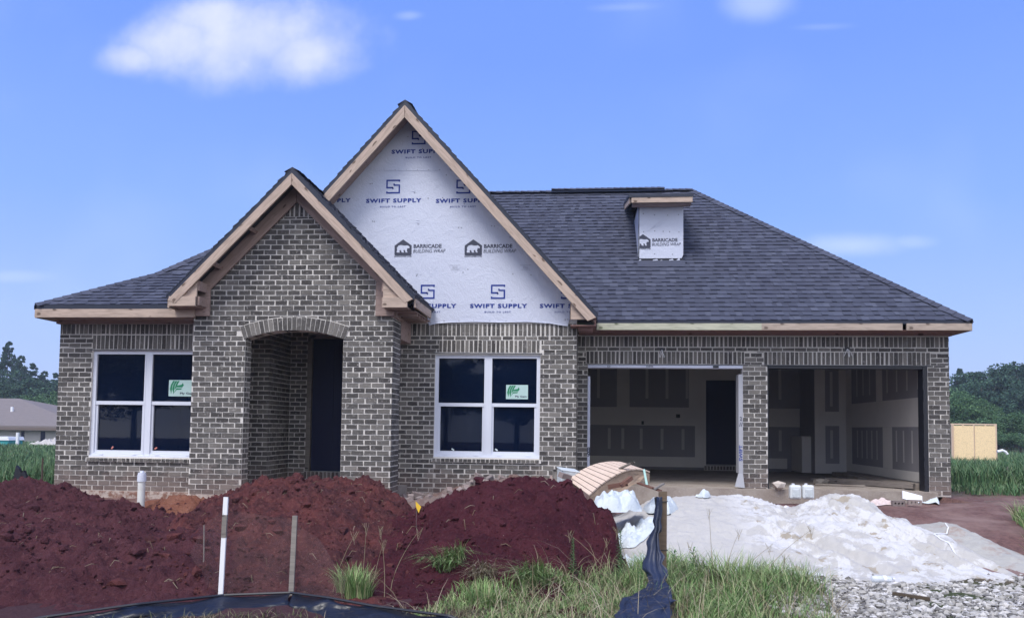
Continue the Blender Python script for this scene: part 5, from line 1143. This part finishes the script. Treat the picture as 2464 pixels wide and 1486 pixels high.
half = MB(); half.prism([(-.05, -.045, 0), (.06, -.045, 0), (.035, -.045, .07), (-.045, -.045, .066)], (0, .085, 0)); ho = half.build('broken_brick', M_rub); hme = ho.data; bpy.data.objects.remove(ho)
def rubble(n, pa, pb, Y0, Y1, label, zf, cat='brick'):
    for i in range(n):
        t = i/n; px = lerp(pa[0], pb[0], (i+rnd.random())/n); Y = rnd.uniform(Y0, Y1); x = W(px, 1170, Y).x; whole = rnd.random() < .45
        o = link(bpy.data.objects.new('loose_brick' if whole else 'broken_brick', bme if whole else hme)); z = max(drop(x, Y), -.12)+zf(t)*rnd.uniform(.2, 1)
        o.location = (x, Y, z+.01); o.rotation_euler = (rnd.choice([0, 1.57, .4, -.5, 1.2])+rnd.uniform(-.2, .2), rnd.uniform(-.5, .5), rnd.uniform(-1.5, 1.5))
        tag(o, ('whole ' if whole else 'broken ')+'grey brick among the rubble '+label, cat, ('whole ' if whole else 'broken ')+'bricks in the rubble '+label)
rubble(16, (955, 0), (1060, 0), 12.2, 13.2, 'beside the porch pier', lambda t: .10)
rubble(30, (1060, 0), (1170, 0), 11.6, 13.2, 'left of the maroon mound top', lambda t: .16+.32*t)
rubble(34, (1130, 0), (1345, 0), 12.2, 13.3, 'under the middle window', lambda t: .42-.05*t)
Xr, Yr = np.meshgrid(np.arange(-3.3, .6, .03), np.arange(11.2, 13.55, .03)); rbz = np.interp(Xr, [-3.3, -2.6, -1.9, -1.2, -.6, .2, .6], [-.3, -.05, .14, .30, .26, .14, -.3])
Zr = -.3+(rbz+.3)*np.clip((Yr-11.2)/1., 0, 1)*np.clip((13.55-Yr)/.05+.7, 0, 1)+.09*fbm(Xr*9, Yr*9, 4, 81, .7)
M_mortd = mat('mortar_rubble', (.3, .22, .2), .95, .1, f_dirt((.24, .15, .13), (.30, .23, .21), (.42, .38, .36)))
tag(grid('mortar_rubble', Xr, Yr, Zr, M_mortd), 'heap of pinkish mortar crumbs under the bricks along the middle wall', 'rubble', kind='stuff')
# bucket behind the mound
c = W(1362, 1147, 11.6); t = thing('white_bucket', 'square white plastic bucket standing between mound and wooden arch form', 'bucket', (c.x, 11.6, c.z-.12))
def bucket(t, w_, h, m, lid=True, tap=.85):
    mb = MB(); a, b = w_/2*tap, w_/2; mb.raw([(-a, -a, 0), (a, -a, 0), (a, a, 0), (-a, a, 0), (-b, -b, h), (b, -b, h), (b, b, h), (-b, b, h)], [(3, 2, 1, 0), (0, 1, 5, 4), (1, 2, 6, 5), (2, 3, 7, 6), (3, 0, 4, 7)]+([(4, 5, 6, 7)] if lid else []))
    o = mb.build('bucket_body', m, t); bv = o.modifiers.new('b', 'BEVEL'); bv.width = w_*.12; bv.segments = 3
    mb = MB(); mb.box(-b*1.04, b*1.04, -b*1.04, b*1.04, h-.02, h-.004); o = mb.build('rim', m, t); bv = o.modifiers.new('b', 'BEVEL'); bv.width = .006; bv.segments = 2
bucket(t, .27, .24, M_bag); t.rotation_euler = (.1, .12, .3)
c = W(1341, 1148, 11.5); o = link(bpy.data.objects.new('loose_brick', bme)); o.location = (c.x+.1, 11.3, c.z-.0); o.rotation_euler = (.3, .2, .9); tag(o, 'grey brick lying on the mound top against the white bucket', 'brick')
mb = MB(); a = W(1330, 1135, 11.7); mb.prism([(a.x, 11.7, a.z-.15), (a.x+.07, 11.7, a.z-.14), (a.x+.05, 11.75, a.z+.05), (a.x-.01, 11.72, a.z+.03)], (0, .02, 0)); tag(mb.build('cardboard_scrap', M_grayw), 'upright grey torn scrap left of the white bucket', 'scrap')
# curved wooden arch form
t = thing('arch_form', 'curved wooden arch form with pine slats over strand board sides, lying by the sand', 'arch form', W(1480, 1190, 11.2)); o0 = t.location.copy()
fa = [(1418, 1192, 10.9), (1438, 1173, 10.98), (1462, 1155, 11.06), (1490, 1139, 11.15), (1515, 1131, 11.25), (1540, 1130, 11.35), (1563, 1136, 11.45)]
ba = [(1369, 1156, 11.45), (1386, 1143, 11.5), (1406, 1130, 11.56), (1432, 1119, 11.64), (1462, 1113, 11.72), (1492, 1113, 11.82), (1516, 1120, 11.9)]
FA = [W(*p)-o0 for p in fa]; BA = [W(*p)-o0 for p in ba]
def cr(P, t_):
    s = t_*(len(P)-1); k = min(int(s), len(P)-2); f = s-k; p0, p1, p2, p3 = P[max(k-1, 0)], P[k], P[k+1], P[min(k+2, len(P)-1)]
    return .5*((2*p1)+(p2-p0)*f+(2*p0-5*p1+4*p2-p3)*f*f+(3*p1-p0-3*p2+p3)*f*f*f)
bot = [W(*p)-o0 for p in [(1563, 1159, 11.45), (1540, 1158, 11.3), (1522, 1166, 11.22), (1495, 1186, 11.1), (1460, 1200, 11.0), (1425, 1205, 10.92)]]
dep = (BA[3]-FA[3]).normalized()
mb = MB(); mb.prism([cr(FA, i/24)-ZU*.012 for i in range(25)]+bot, dep*.02); mb.build('side_panel', M_osb2, t)
mb = MB(); mb.prism([cr(BA, i/24)-ZU*.012-dep*.02 for i in range(25)]+[b+(BA[3]-FA[3]) for b in bot], dep*.02); mb.build('side_panel', M_osb2, t)
ns = 13
M_slat = mat('pale_slat_wood', (.5, .4, .33), .8, .2, lambda k: setc(k, k.mix(k.noise(scl(k, (3., 3., 3.)), 2.5, 5., .6), (.66, .54, .45), (.50, .38, .30))))
for i in range(ns):
    a, b = i/ns, (i+.87)/ns; q = [cr(FA, a)-dep*.01, cr(FA, b)-dep*.01, cr(BA, b)+dep*.01, cr(BA, a)+dep*.01]; n = (q[1]-q[0]).cross(q[3]-q[0]).normalized(); n = n if n.z > 0 else -n
    mb = MB(); mb.prism(q, n*.018); mb.build('slat', M_slat, t)
# broken boards
M_slat2 = M_wood
def plank(name, a, b, w_, th, m, lab, cat='board', group=None, tw=0.):
    a, b = Vector(a), Vector(b); d = b-a; L = d.length; mb = MB(); mb.prism([(0, -w_/2, 0), (L, -w_/2*rnd.uniform(.6, 1), 0), (L*rnd.uniform(.93, .98), w_/2, 0), (L*.02, w_/2, 0)], (0, 0, th))
    o = mb.build(name, m); o.location = a; o.rotation_mode = 'QUATERNION'; o.rotation_quaternion = d.to_track_quat('X', 'Z'); return tag(o, lab, cat, group)
plank('broken_board', W(1492, 1128, 11.3), W(1527, 1112, 11.1), .05, .02, M_grayw, 'short splintered board lying on top of the arch form')
M_rotw = mat('rotten_red_wood', (.15, .08, .06), .9, .1, f_wood((.17, .09, .07), (.06, .03, .025)))
plank('broken_board', W(1465, 1176, 10.85), W(1512, 1168, 10.8), .07, .06, M_rotw, 'broken reddish board under the arch form')
plank('broken_board', W(1495, 1172, 10.8), W(1522, 1152, 10.9), .06, .05, M_rotw, 'splintered reddish board pointing up under the arch form')
plank('broken_board', W(1535, 1163, 10.7), W(1592, 1183, 10.5), .07, .02, M_rotw, 'dark reddish board lying across the white bags')
plank('broken_board', W(1575, 1178, 10.5), W(1598, 1164, 10.7), .03, .02, M_grayw, 'small grey stick crossing the dark board on the bags')
plank('plastic_strip', W(1556, 1166, 10.9), W(1549, 1128, 11.0), .03, .012, flat('mint_plastic', (.36, .55, .50)), 'mint green plastic strip sticking up out of the white bags', 'strip')
# white bags
def bag(pts, h, lab, seed, name='white_bag', cat='bag', m=None, amp=.05, group='white plastic bags by the arch form', base=None):
    o = rag(name, m or M_bag, rp(pts, 0), h, None, seed=seed, amp=amp, base=base); return tag(o, lab, cat, group)
b1 = bag([(1415, 1190, 10.3), (1450, 1170, 10.6), (1500, 1165, 10.7), (1545, 1175, 10.6), (1545, 1200, 10.2), (1490, 1210, 10.0), (1430, 1205, 10.0)], .23, 'plump white bag with dark print at the left, against the maroon mound', 3, base=.08, amp=.10)
bag([(1470, 1212, 10.1), (1478, 1240, 9.7), (1530, 1235, 9.6), (1570, 1215, 9.9), (1590, 1180, 10.3), (1560, 1175, 10.5), (1520, 1185, 10.3)], .10, 'crumpled white bag draped over the left edge of the sand', 6, amp=.11)
bag([(1560, 1190, 10.6), (1545, 1160, 10.9), (1590, 1150, 11.1), (1625, 1160, 11.0), (1638, 1190, 10.7), (1610, 1205, 10.4)], .22, 'smooth rounded white bag at the right of the arch form', 9, base=.02, amp=.07)
bag([(1497, 1310, 9.15), (1508, 1285, 9.3), (1530, 1280, 9.35), (1560, 1290, 9.3), (1555, 1310, 9.1), (1520, 1330, 9.0)], .12, 'small silvery bag low in the grass below the others', 12, amp=.12)
bag([(1672, 1190, 11.15), (1690, 1178, 11.25), (1710, 1190, 11.15), (1695, 1198, 11.05)], .10, 'small white rag peaking on the sand edge', 15, amp=.05, name='white_rag', cat='rag')
mb = MB()
for (x, y, r_, L) in ((1468, 1166, -.6, .10), (1474, 1172, .5, .08), (1500, 1185, .3, .1), (1512, 1183, .3, .1), (1540, 1178, .4, .09), (1555, 1212, 1., .07), (1566, 1208, 1.2, .06)): pass
M_paper = mat('printed_paper_sack', (.6, .58, .56), .8, .2, lambda k: setc(k, k.mix(k.sstep(k.n('ShaderNodeTexWave', inp={'Vector': k.tc, 'Scale': 5., 'Distortion': 6., 'Detail': 2.}).outputs['Fac'] if False else k.noise(k.tc, 9., 3.), .60, .64), (.66, .64, .63), (.16, .13, .18))))
M_pink = mat('pinkish_rag', (.6, .5, .48), .85, .2)
bag([(1785, 1192, 11.9), (1800, 1180, 12.4), (1850, 1178, 12.5), (1870, 1195, 11.9), (1830, 1200, 11.7)], .12, 'torn white cement sack left of the printed sack', 21, 'cement_sack', 'sack', M_bag, .07, 'torn cement sacks behind the sand')
bag([(1850, 1200, 11.7), (1860, 1182, 12.3), (1900, 1182, 12.4), (1912, 1200, 11.9), (1880, 1205, 11.6)], .10, 'cement sack with dark printed pattern behind the sand valley', 22, 'cement_sack', 'sack', M_paper, .07, 'torn cement sacks behind the sand')
bag([(1748, 1180, 12.2), (1770, 1170, 12.6), (1800, 1172, 12.7), (1795, 1185, 12.2)], .10, 'pinkish mortar stained rag left of the middle garage pier', 23, 'rag', 'rag', M_pink, .07, 'dirty rags along the slab')
bag([(2085, 1200, 13.2), (2105, 1190, 13.5), (2130, 1192, 13.6), (2150, 1202, 13.2), (2110, 1206, 13.0)], .12, 'pinkish crumpled rag below the right garage bay', 24, 'rag', 'rag', M_pink, .07, 'dirty rags along the slab')
bag([(2215, 1210, 13.3), (2235, 1198, 13.7), (2265, 1200, 13.7), (2260, 1212, 13.2)], .08, 'pale crumpled wrapper at the foot of the right pier', 25, 'wrapper', 'wrapper', M_bag, .06, 'dirty rags along the slab')
# jugs by the slab
for i, (px, lab) in enumerate(((1913, 'left white square jug standing against the garage slab'), (1944, 'right white square jug with a moulded handle against the garage slab'))):
    c = W(px, 1200, 13.9); t = thing('plastic_jug', lab, 'jug', (c.x, 13.9, max(c.z, -.08)), group='white square jugs at the garage slab'); M_jug = M_jug if 'M_jug' in globals() else mat('translucent_plastic', (.62, .66, .68), .4, .4)
    mb = MB(); mb.box(-.095, .095, -.06, .06, 0, .235); o = mb.build('jug_body', M_jug, t); bv = o.modifiers.new('b', 'BEVEL'); bv.width = .035; bv.segments = 3
    mb = MB(); mb.box(-.06, .06, -.068, -.055, .03, .17); o = mb.build('moulded_panel', M_bag, t); bv = o.modifiers.new('b', 'BEVEL'); bv.width = .006
    mb = MB(); mb.tube([(-.03, 0, .23), (-.03, 0, .26)], .025, 12); mb.build('cap', M_vinyl, t)
# chunk and lumber on the slab
def chunk(name, c, s, m, lab, cat, seed, rot=0.):
    V = iv*np.array(s)*(1+.15*np.random.default_rng(seed).standard_normal((len(iv), 1))); bm_ = MB(); bm_.raw(V.tolist(), if_.tolist()); o = bm_.build(name, m); o.location = c; o.rotation_euler = (0, 0, rot); return tag(o, lab, cat)
chunk('concrete_chunk', (3.33, 14.35, SLZ+.06), (.13, .10, .085), mat('pale_concrete', (.5, .45, .41), .95, .1), 'pale lump of dried mortar on the slab by the middle pier', 'mortar lump', 2)
M_lum = mat('grey_lumber', (.2, .18, .17), .9, .1, f_wood((.24, .21, .19), (.12, .10, .09)))
plank('lumber', (4.75, 16.4, SLZ+.01), (5.75, 14.75, SLZ+.02), .14, .09, M_lum, 'long grey beam lying on the slab along the right garage wall', 'lumber')
plank('lumber', (4.6, 16.9, SLZ+.01), (5.5, 15.7, SLZ+.01), .12, .05, M_lum, 'grey plank behind the long beam in the garage', 'lumber')
plank('broken_board', (4.3, 15.6, SLZ+.01), (5.1, 15.3, SLZ+.012), .10, .02, M_conc, 'thin tan board lying on the garage floor', 'board')
chunk('crumpled_sheet', (4.45, 15.75, SLZ+.06), (.16, .10, .07), M_grayw, 'grey crumpled sheet beside the tan board in the garage', 'sheet', 5)
# litter by the right bay
for (px, py, Y, s, m, lab, r_) in ((2158, 1205, 13.2, (.11, .04, .05), M_rub, 'dark brick stub left of the white foam board', 0), ):
    c = W(px, py, Y); o = link(bpy.data.objects.new('loose_brick', bme)); o.location = (c.x, Y, c.z-.03); o.rotation_euler = (1.57, 0, .1); tag(o, lab, 'brick')
c = W(2200, 1205, 13.1); o = link(bpy.data.objects.new('loose_brick', bme)); o.location = (c.x, 13.1, c.z-.02); o.rotation_euler = (1.5, 0, -.2); tag(o, 'dark brick in front of the white foam board', 'brick')
c = W(2195, 1196, 13.4); mb = MB(); mb.box(-.16, .16, -.01, .01, -.07, .07); o = mb.build('foam_board', M_white); o.location = (c.x, 13.4, c.z); o.rotation_euler = (-.5, .25, .1); tag(o, 'small white foam board leaning at the foot of the slab', 'foam board')
for i, (px, Y) in enumerate(((1745, 13.9), (1760, 13.7), (2075, 13.6), (2145, 13.5), (2225, 13.6), (2240, 13.8), (2262, 14.0), (1850, 13.8), (2130, 13.3))):
    x = W(px, 1190, Y).x; chunk('mortar_crumb', (x, Y, drop(x, Y)+.03), (.07, .06, .045), M_mortd, 'lump of pinkish mortar dropped along the garage slab', 'mortar lump', 30+i)['group'] = 'mortar lumps along the garage slab'
# bottle, stick and cable
c = W(2127, 1401, 8.7); z = drop(c.x, c.y) if False else gz_(c.x, 8.75); t = thing('water_bottle', 'empty clear plastic water bottle lying where sand meets gravel', 'bottle', (c.x, 8.72, float(z)+.05), .1)
M_pet = mat('clear_bottle_plastic', (.75, .8, .85), .15, .6); M_pet.node_tree.nodes['Principled BSDF'].inputs['Alpha'].default_value = .55
mb = MB(); mb.tube([(-.12, 0, 0), (-.115, 0, 0), (-.06, 0, 0), (.03, 0, 0), (.07, 0, 0), (.1, 0, 0)], [.02, .032, .034, .032, .03, .013], 14); mb.build('bottle_body', M_pet, t, smooth=True)
mb = MB(); mb.tube([(-.005, 0, 0), (.028, 0, 0)], .0345, 14); mb.build('bottle_label', M_white, t); mb = MB(); mb.tube([(.1, 0, 0), (.118, 0, 0)], .014, 10); mb.build('bottle_cap', M_white, t)
p0 = W(2140, 1438, 8.1); z = float(gz_(p0.x, 8.1))+.04; plank('stick', (p0.x-.02, 7.95, z), (p0.x+.24, 7.75, z-.005), .05, .025, M_bark, 'flat dark piece of wood lying in the gravel', 'stick')
mb = MB(); pts = [(2275, 1262), (2282, 1275), (2278, 1290), (2262, 1302), (2248, 1312), (2262, 1320), (2285, 1324), (2300, 1326)]; P3 = []
for i, (a, b) in enumerate(pts): y = lerp(10.9, 9.7, i/7); x = W(a, b, y).x; P3.append((x, y, drop(x, y)+.012))
mb.tube(P3, .008, 6); tag(mb.build('white_cable', M_white), 'loop of white cable lying on the grey sand', 'cable')
# ------------------------------------------------------------------ beyond the lot
# strand board frame wall
a, b = W(2290, 1018, 40), W(2398, 1018, 40); t = thing('framed_wall', 'bright strand board wall panels on pine framing standing in tall grass', 'wall panel', (a.x, 40, -.4))
M_pineb = mat('new_pine', (.62, .47, .36), .8, .2)
z1 = a.z+.4; wv = b.x-a.x
for i, (u0, u1) in enumerate(((.05, .485), (.515, .97))): mb = MB(); mb.box(wv*u0, wv*u1, 0, .02, .05, z1-.10); mb.build('strand_panel', M_osb, t)
mb = MB(); mb.box(-.02, wv+.02, .022, .12, z1-.06, z1); 
mb.box(-.02, wv+.02, .022, .12, 0, .05)
for u in (0., .03, .25, .49, .75, .96, .985): mb.box(wv*u, wv*u+.045, .022, .12, .05, z1-.06)
mb.build('stud_frame', M_pineb, t)
p = W(2424, 1122, 18.5); q = Vector((p.x, 18.5, -.3)); stake('grade_stake', p, q, .05, .02, M_grayw, 'pale grade stake standing in the tall grass at the right')
p = W(2400, 1086, 36); mb = MB(); mb.tube([p, W(2412, 1083, 36), W(2420, 1087, 36), W(2424, 1092, 36)], .06, 8); tag(mb.build('bent_pipe', M_white), 'white bent pipe end poking out of the grass right of the strand board wall', 'pipe')
# neighbouring house
NH = thing('neighbour_house', 'low single storey house with a brown grey hip roof beyond the left field', 'house', (-42, 52, -.3))
M_nroof = mat('brown_grey_shingle', (.17, .15, .15), .95, .1, lambda k: setc(k, k.mix(k.noise(scl(k, (1., 1., 6.)), 3., 4.), (.15, .13, .13), (.22, .195, .19)))); M_nwall = mat('pale_siding', (.45, .43, .42), .9, .1); M_ntrim = flat('brown_trim', (.14, .11, .10))
Yn = 52; ez = W(0, 1023, Yn).z; rgz = W(30, 958, Yn+6).z; x_l = W(5, 1023, Yn).x; x_r = W(210, 1023, Yn).x
def nb(mb): return [Vector(v)-NH.location for v in mb]
rxl, rxr = W(-60, 958, Yn+6).x-3, W(46, 960, Yn+6).x
mb = MB()
def nprism(pts, d, m=0): mb.prism([Vector(p)-NH.location for p in pts], d, m)
e0, e1, yb_ = x_l-14, x_r, Yn+12
for pts in ([(e0, Yn, ez), (e1, Yn, ez), (rxr, Yn+6, rgz), (rxl, Yn+6, rgz)], [(e1, Yn, ez), (e1, yb_, ez), (rxr, Yn+6, rgz)], [(e1, yb_, ez), (e0, yb_, ez), (rxl, Yn+6, rgz), (rxr, Yn+6, rgz)], [(e0, yb_, ez), (e0, Yn, ez), (rxl, Yn+6, rgz)]): nprism(pts, (0, 0, -.12))
mb.build('roof', M_nroof, NH)
mb = MB(); mb.box(e0+.5+42, e1-.5+42, .6, 11.4, -.3, ez+.3-.12); mb.build('wall', M_nwall, NH)
mb = MB(); mb.box(e0+42, e1+42, -.02, .02, ez+.3-.30, ez+.3-.1); mb.box(e0+42, e1+42, .02, .6, ez+.3-.30, ez+.3-.28); mb.build('fascia', M_ntrim, NH)
for pa, pb, ta, tb in ((99, 108, 1037, 1062), (52, 58, 1037, 1062), (156, 166, 1037, 1060)):
    a, b = W(pa, ta, Yn+.6), W(pb, tb, Yn+.6); mb = MB(); mb.box(a.x+42, b.x+42, .56, .59, b.z+.3, a.z+.3); mb.build('window', M_dark, NH)
a = W(41, 982, Yn+3.5); mb = MB(); mb.tube([(a.x+42, 3., a.z+.3-.35), (a.x+42, 3., a.z+.3+.1)], .1, 8); mb.build('vent_pipe', M_white, NH)
# portable toilet
a = W(15, 1050, 45); t = thing('portable_toilet', 'teal portable toilet with a white roof at the left edge', 'portable toilet', (a.x, 45, -.45)); M_teal = flat('teal_plastic', (.03, .30, .32))
h = W(15, 1058, 45).z+.45
mb = MB(); mb.box(-.6, .6, -.6, .6, 0, h); mb.build('cabin', M_teal, t); mb = MB(); mb.prism([(-.68, -.66, h), (.68, -.66, h), (.6, -.66, h+.2), (-.6, -.66, h+.2)], (0, 1.32, 0)); mb.build('toilet_roof', M_white, t); mb = MB(); mb.box(-.38, .38, -.63, -.6, .1, h-.15); mb.build('toilet_door', flat('pale_teal', (.08, .36, .37)), t)
a = W(43, 1040, 44); mb = MB(); mb.tube([(a.x, 44, -.4), (a.x, 44, a.z)], .09, 8); tag(mb.build('white_marker_post', M_white), 'white post right of the portable toilet', 'post')
a = W(120, 1058, 46); tag(rag('rubble_heap', M_nwall, [(a.x-1., 45.5), (a.x+.5, 45.2), (a.x+2.2, 46), (a.x+1, 47), (a.x-.6, 46.8)], .35, None, seed=31, amp=.2, base=-.25), 'pale heap of building debris before the neighbour house', 'debris heap')
# trees
M_crown = [mat('dark_foliage', (.03, .07, .03), .8, .15, f_rpi([(.016, .038, .030), (.030, .066, .046), (.048, .10, .065), (.08, .15, .09)])), mat('olive_foliage', (.05, .1, .04), .8, .15, f_rpi([(.025, .065, .03), (.05, .11, .05), (.08, .16, .07), (.13, .22, .10)])), mat('pine_foliage', (.03, .06, .035), .8, .15, f_rpi([(.014, .034, .030), (.026, .056, .046), (.042, .085, .065), (.06, .115, .08)]))]  # bluish distance haze is mixed into the dark and pine foliage colours
def crownmesh(seed, kind, n=7000):
    r = np.random.default_rng(seed); K = 60 if kind != 'pine' else 110
    if kind == 'pine':
        t = r.random(K); rad = .42*(1-t)**.75+.04; a = r.random(K)*6.28; C = np.stack([np.cos(a)*rad*r.random(K)**.5, np.sin(a)*rad*r.random(K)**.5, .22+.74*t], -1); S = (.12-.075*t)*(.6+.7*r.random(K))
    else:
        d = r.standard_normal((K, 3)); d /= np.linalg.norm(d, axis=1)[:, None]; q = r.random(K)**.45; C = d*q[:, None]*np.array([.40, .40, .34])+np.array([0, 0, .60]); C[:, 2] = np.clip(C[:, 2], .12, 1.); S = .07+.09*r.random(K)
    k = r.integers(0, K, n); d = r.standard_normal((n, 3)); d /= np.linalg.norm(d, axis=1)[:, None]; P = C[k]+d*(S[k]*r.random(n)**.35)[:, None]*np.array([1, 1, .75 if kind == 'round' else (.5 if kind == 'oak' else .32)])
    s = (.0125 if kind != 'pine' else .010)*(.6+.9*r.random(n)); u = r.standard_normal((n, 3)); u /= np.linalg.norm(u, axis=1)[:, None]; w_ = np.cross(u, r.standard_normal((n, 3))); w_ /= np.linalg.norm(w_, axis=1)[:, None]
    V = np.stack([P-u*s[:, None], P+w_*s[:, None]*.7, P+u*s[:, None], P-w_*s[:, None]*.7], 1).reshape(-1, 3); F = np.arange(4*n).reshape(-1, 4)
    return V, F
CM = {}
for kind, mi in (('oak', 0), ('round', 1), ('pine', 2)):
    for j in range(2):
        V, F = crownmesh(10*mi+j+1, kind, 13000); o = npmesh('crown', V, F, M_crown[mi], None, False); CM[kind, j] = o.data; bpy.data.objects.remove(o)
tb_ = MB(); tb_.tube([(0, 0, -.02), (0, 0, .4), (.01, 0, .85)], [.022, .016, .004], 8)
for i in range(6): a = i*1.1; tb_.tube([(0, 0, .3+.07*i), (math.cos(a)*.2, math.sin(a)*.2, .45+.08*i)], [.008, .002], 5)
o = tb_.build('trunk', M_bark); TM = o.data; bpy.data.objects.remove(o)
def tree(kind, x, y, h, wd, lab, group):
    t = thing({'oak': 'broadleaf_tree', 'round': 'bushy_tree', 'pine': 'pine_tree'}[kind], lab, 'tree', (x, y, -.3), rnd.uniform(0, 6.2), group); s = (wd, wd, h)
    for nm, me in (('trunk', TM), ('crown', CM[kind, rnd.randint(0, 1)])):
        o = link(bpy.data.objects.new(nm, me)); o.parent = t; o.scale = s
    return t
def trees(specs, lab, group):
    for i, (kind, px, Y, topy, wpx) in enumerate(specs):
        p = W(px, topy, Y); h = (p.z+.3)*1.0; wd = wpx*Y/FOC*1.15; tree(kind, p.x, Y, h, wd, lab[kind], group)
LL = {'pine': 'tall dark pine in the wood behind the neighbour house', 'round': 'lighter green bushy tree just behind the neighbour roof', 'oak': 'dark broadleaf tree in the wood behind the neighbour house'}
trees([('pine', -60, 90, 830, 130), ('pine', -20, 88, 812, 110), ('pine', 22, 85, 815, 90), ('pine', 52, 92, 850, 90), ('pine', 80, 86, 868, 80), ('pine', 108, 90, 888, 80), ('pine', 135, 88, 892, 80), ('pine', 175, 90, 880, 90), ('oak', 0, 82, 880, 160), ('oak', 60, 80, 900, 150), ('oak', 120, 82, 905, 150), ('oak', 190, 84, 900, 150)], LL, 'trees of the left wood')
trees([('round', 98, 72, 938, 100), ('round', 135, 70, 935, 90), ('round', 175, 72, 930, 100)], LL, 'bushy trees behind the neighbour roof')
LR = {'pine': 'dark narrow pine topping the right wood', 'round': 'bushy green tree at the front of the right wood', 'oak': 'large dark broadleaf tree in the right wood'}
trees([('oak', 2270, 95, 895, 120), ('pine', 2308, 92, 880, 70), ('oak', 2335, 90, 885, 130), ('oak', 2385, 88, 862, 170), ('oak', 2440, 88, 860, 170), ('oak', 2500, 90, 858, 180), ('oak', 2560, 90, 870, 180), ('pine', 2465, 84, 870, 130), ('oak', 2360, 80, 905, 140), ('oak', 2420, 78, 930, 150), ('oak', 2480, 76, 900, 160)], LR, 'trees of the right wood')
trees([('round', 2285, 70, 925, 120), ('round', 2325, 66, 940, 110), ('round', 2370, 68, 962, 100), ('round', 2430, 64, 985, 110), ('round', 2490, 62, 975, 120), ('round', 2350, 62, 1000, 120), ('round', 2400, 60, 1030, 110), ('round', 2455, 58, 1040, 110)], LR, 'bushy trees fronting the right wood')
# far treeline so that the horizon is closed when seen from the side
rs = random.Random(3)
for i in range(16):
    x = -150+i*20+rs.uniform(-5, 5)
    if -80 < x < -40 or 25 < x < 70: continue
    tree('oak', x, 120+rs.uniform(-8, 8), rs.uniform(7, 10), rs.uniform(14, 20), 'distant broadleaf tree on the horizon behind the lots', 'distant horizon trees')

for i in range(15):  # unseen row added behind the camera so the panes reflect dark foliage
    x = -42+i*6+rs.uniform(-2, 2); tree('round' if i % 3 else 'oak', x, -34+rs.uniform(-4, 4), rs.uniform(7, 10), rs.uniform(8, 11), 'unseen broadleaf tree added across the street for the window reflections', 'unseen trees added across the street')

trees([('oak', 235, 88, 900, 150), ('pine', 262, 92, 885, 100), ('oak', 310, 86, 905, 160), ('pine', 345, 90, 880, 100), ('oak', 390, 88, 900, 160), ('oak', 460, 90, 905, 170), ('pine', 430, 94, 880, 110), ('oak', 540, 92, 900, 170)], {'pine': 'pine of the left wood hidden behind the brick house', 'oak': 'broadleaf tree of the left wood hidden behind the brick house'}, 'left wood behind the house')
trees([('oak', 2215, 92, 900, 150), ('oak', 2150, 90, 905, 160), ('pine', 2180, 94, 880, 110), ('oak', 2080, 92, 895, 160), ('oak', 2010, 90, 905, 160), ('round', 2230, 70, 950, 120), ('round', 2160, 68, 960, 120), ('oak', 1930, 94, 900, 170)], {'pine': 'pine of the right wood hidden behind the garage', 'oak': 'broadleaf tree of the right wood hidden behind the garage', 'round': 'bushy tree of the right wood hidden behind the garage'}, 'right wood behind the house')

# humid air over the site
mb = MB(); mb.box(-520, 520, -90, 720, -1.6, 15.); hz = mb.build('haze', bpy.data.materials.new('haze_air')); tag(hz, 'pale humid air over the whole building site', 'haze', kind='stuff')
hm = hz.data.materials[0]; hm.use_nodes = True; t_ = hm.node_tree; t_.nodes.clear()
pv = t_.nodes.new('ShaderNodeVolumePrincipled'); pv.inputs['Color'].default_value = (.80, .88, 1., 1); pv.inputs['Density'].default_value = .0009; pv.inputs['Anisotropy'].default_value = .2
ho_ = t_.nodes.new('ShaderNodeOutputMaterial'); t_.links.new(pv.outputs[0], ho_.inputs['Volume'])
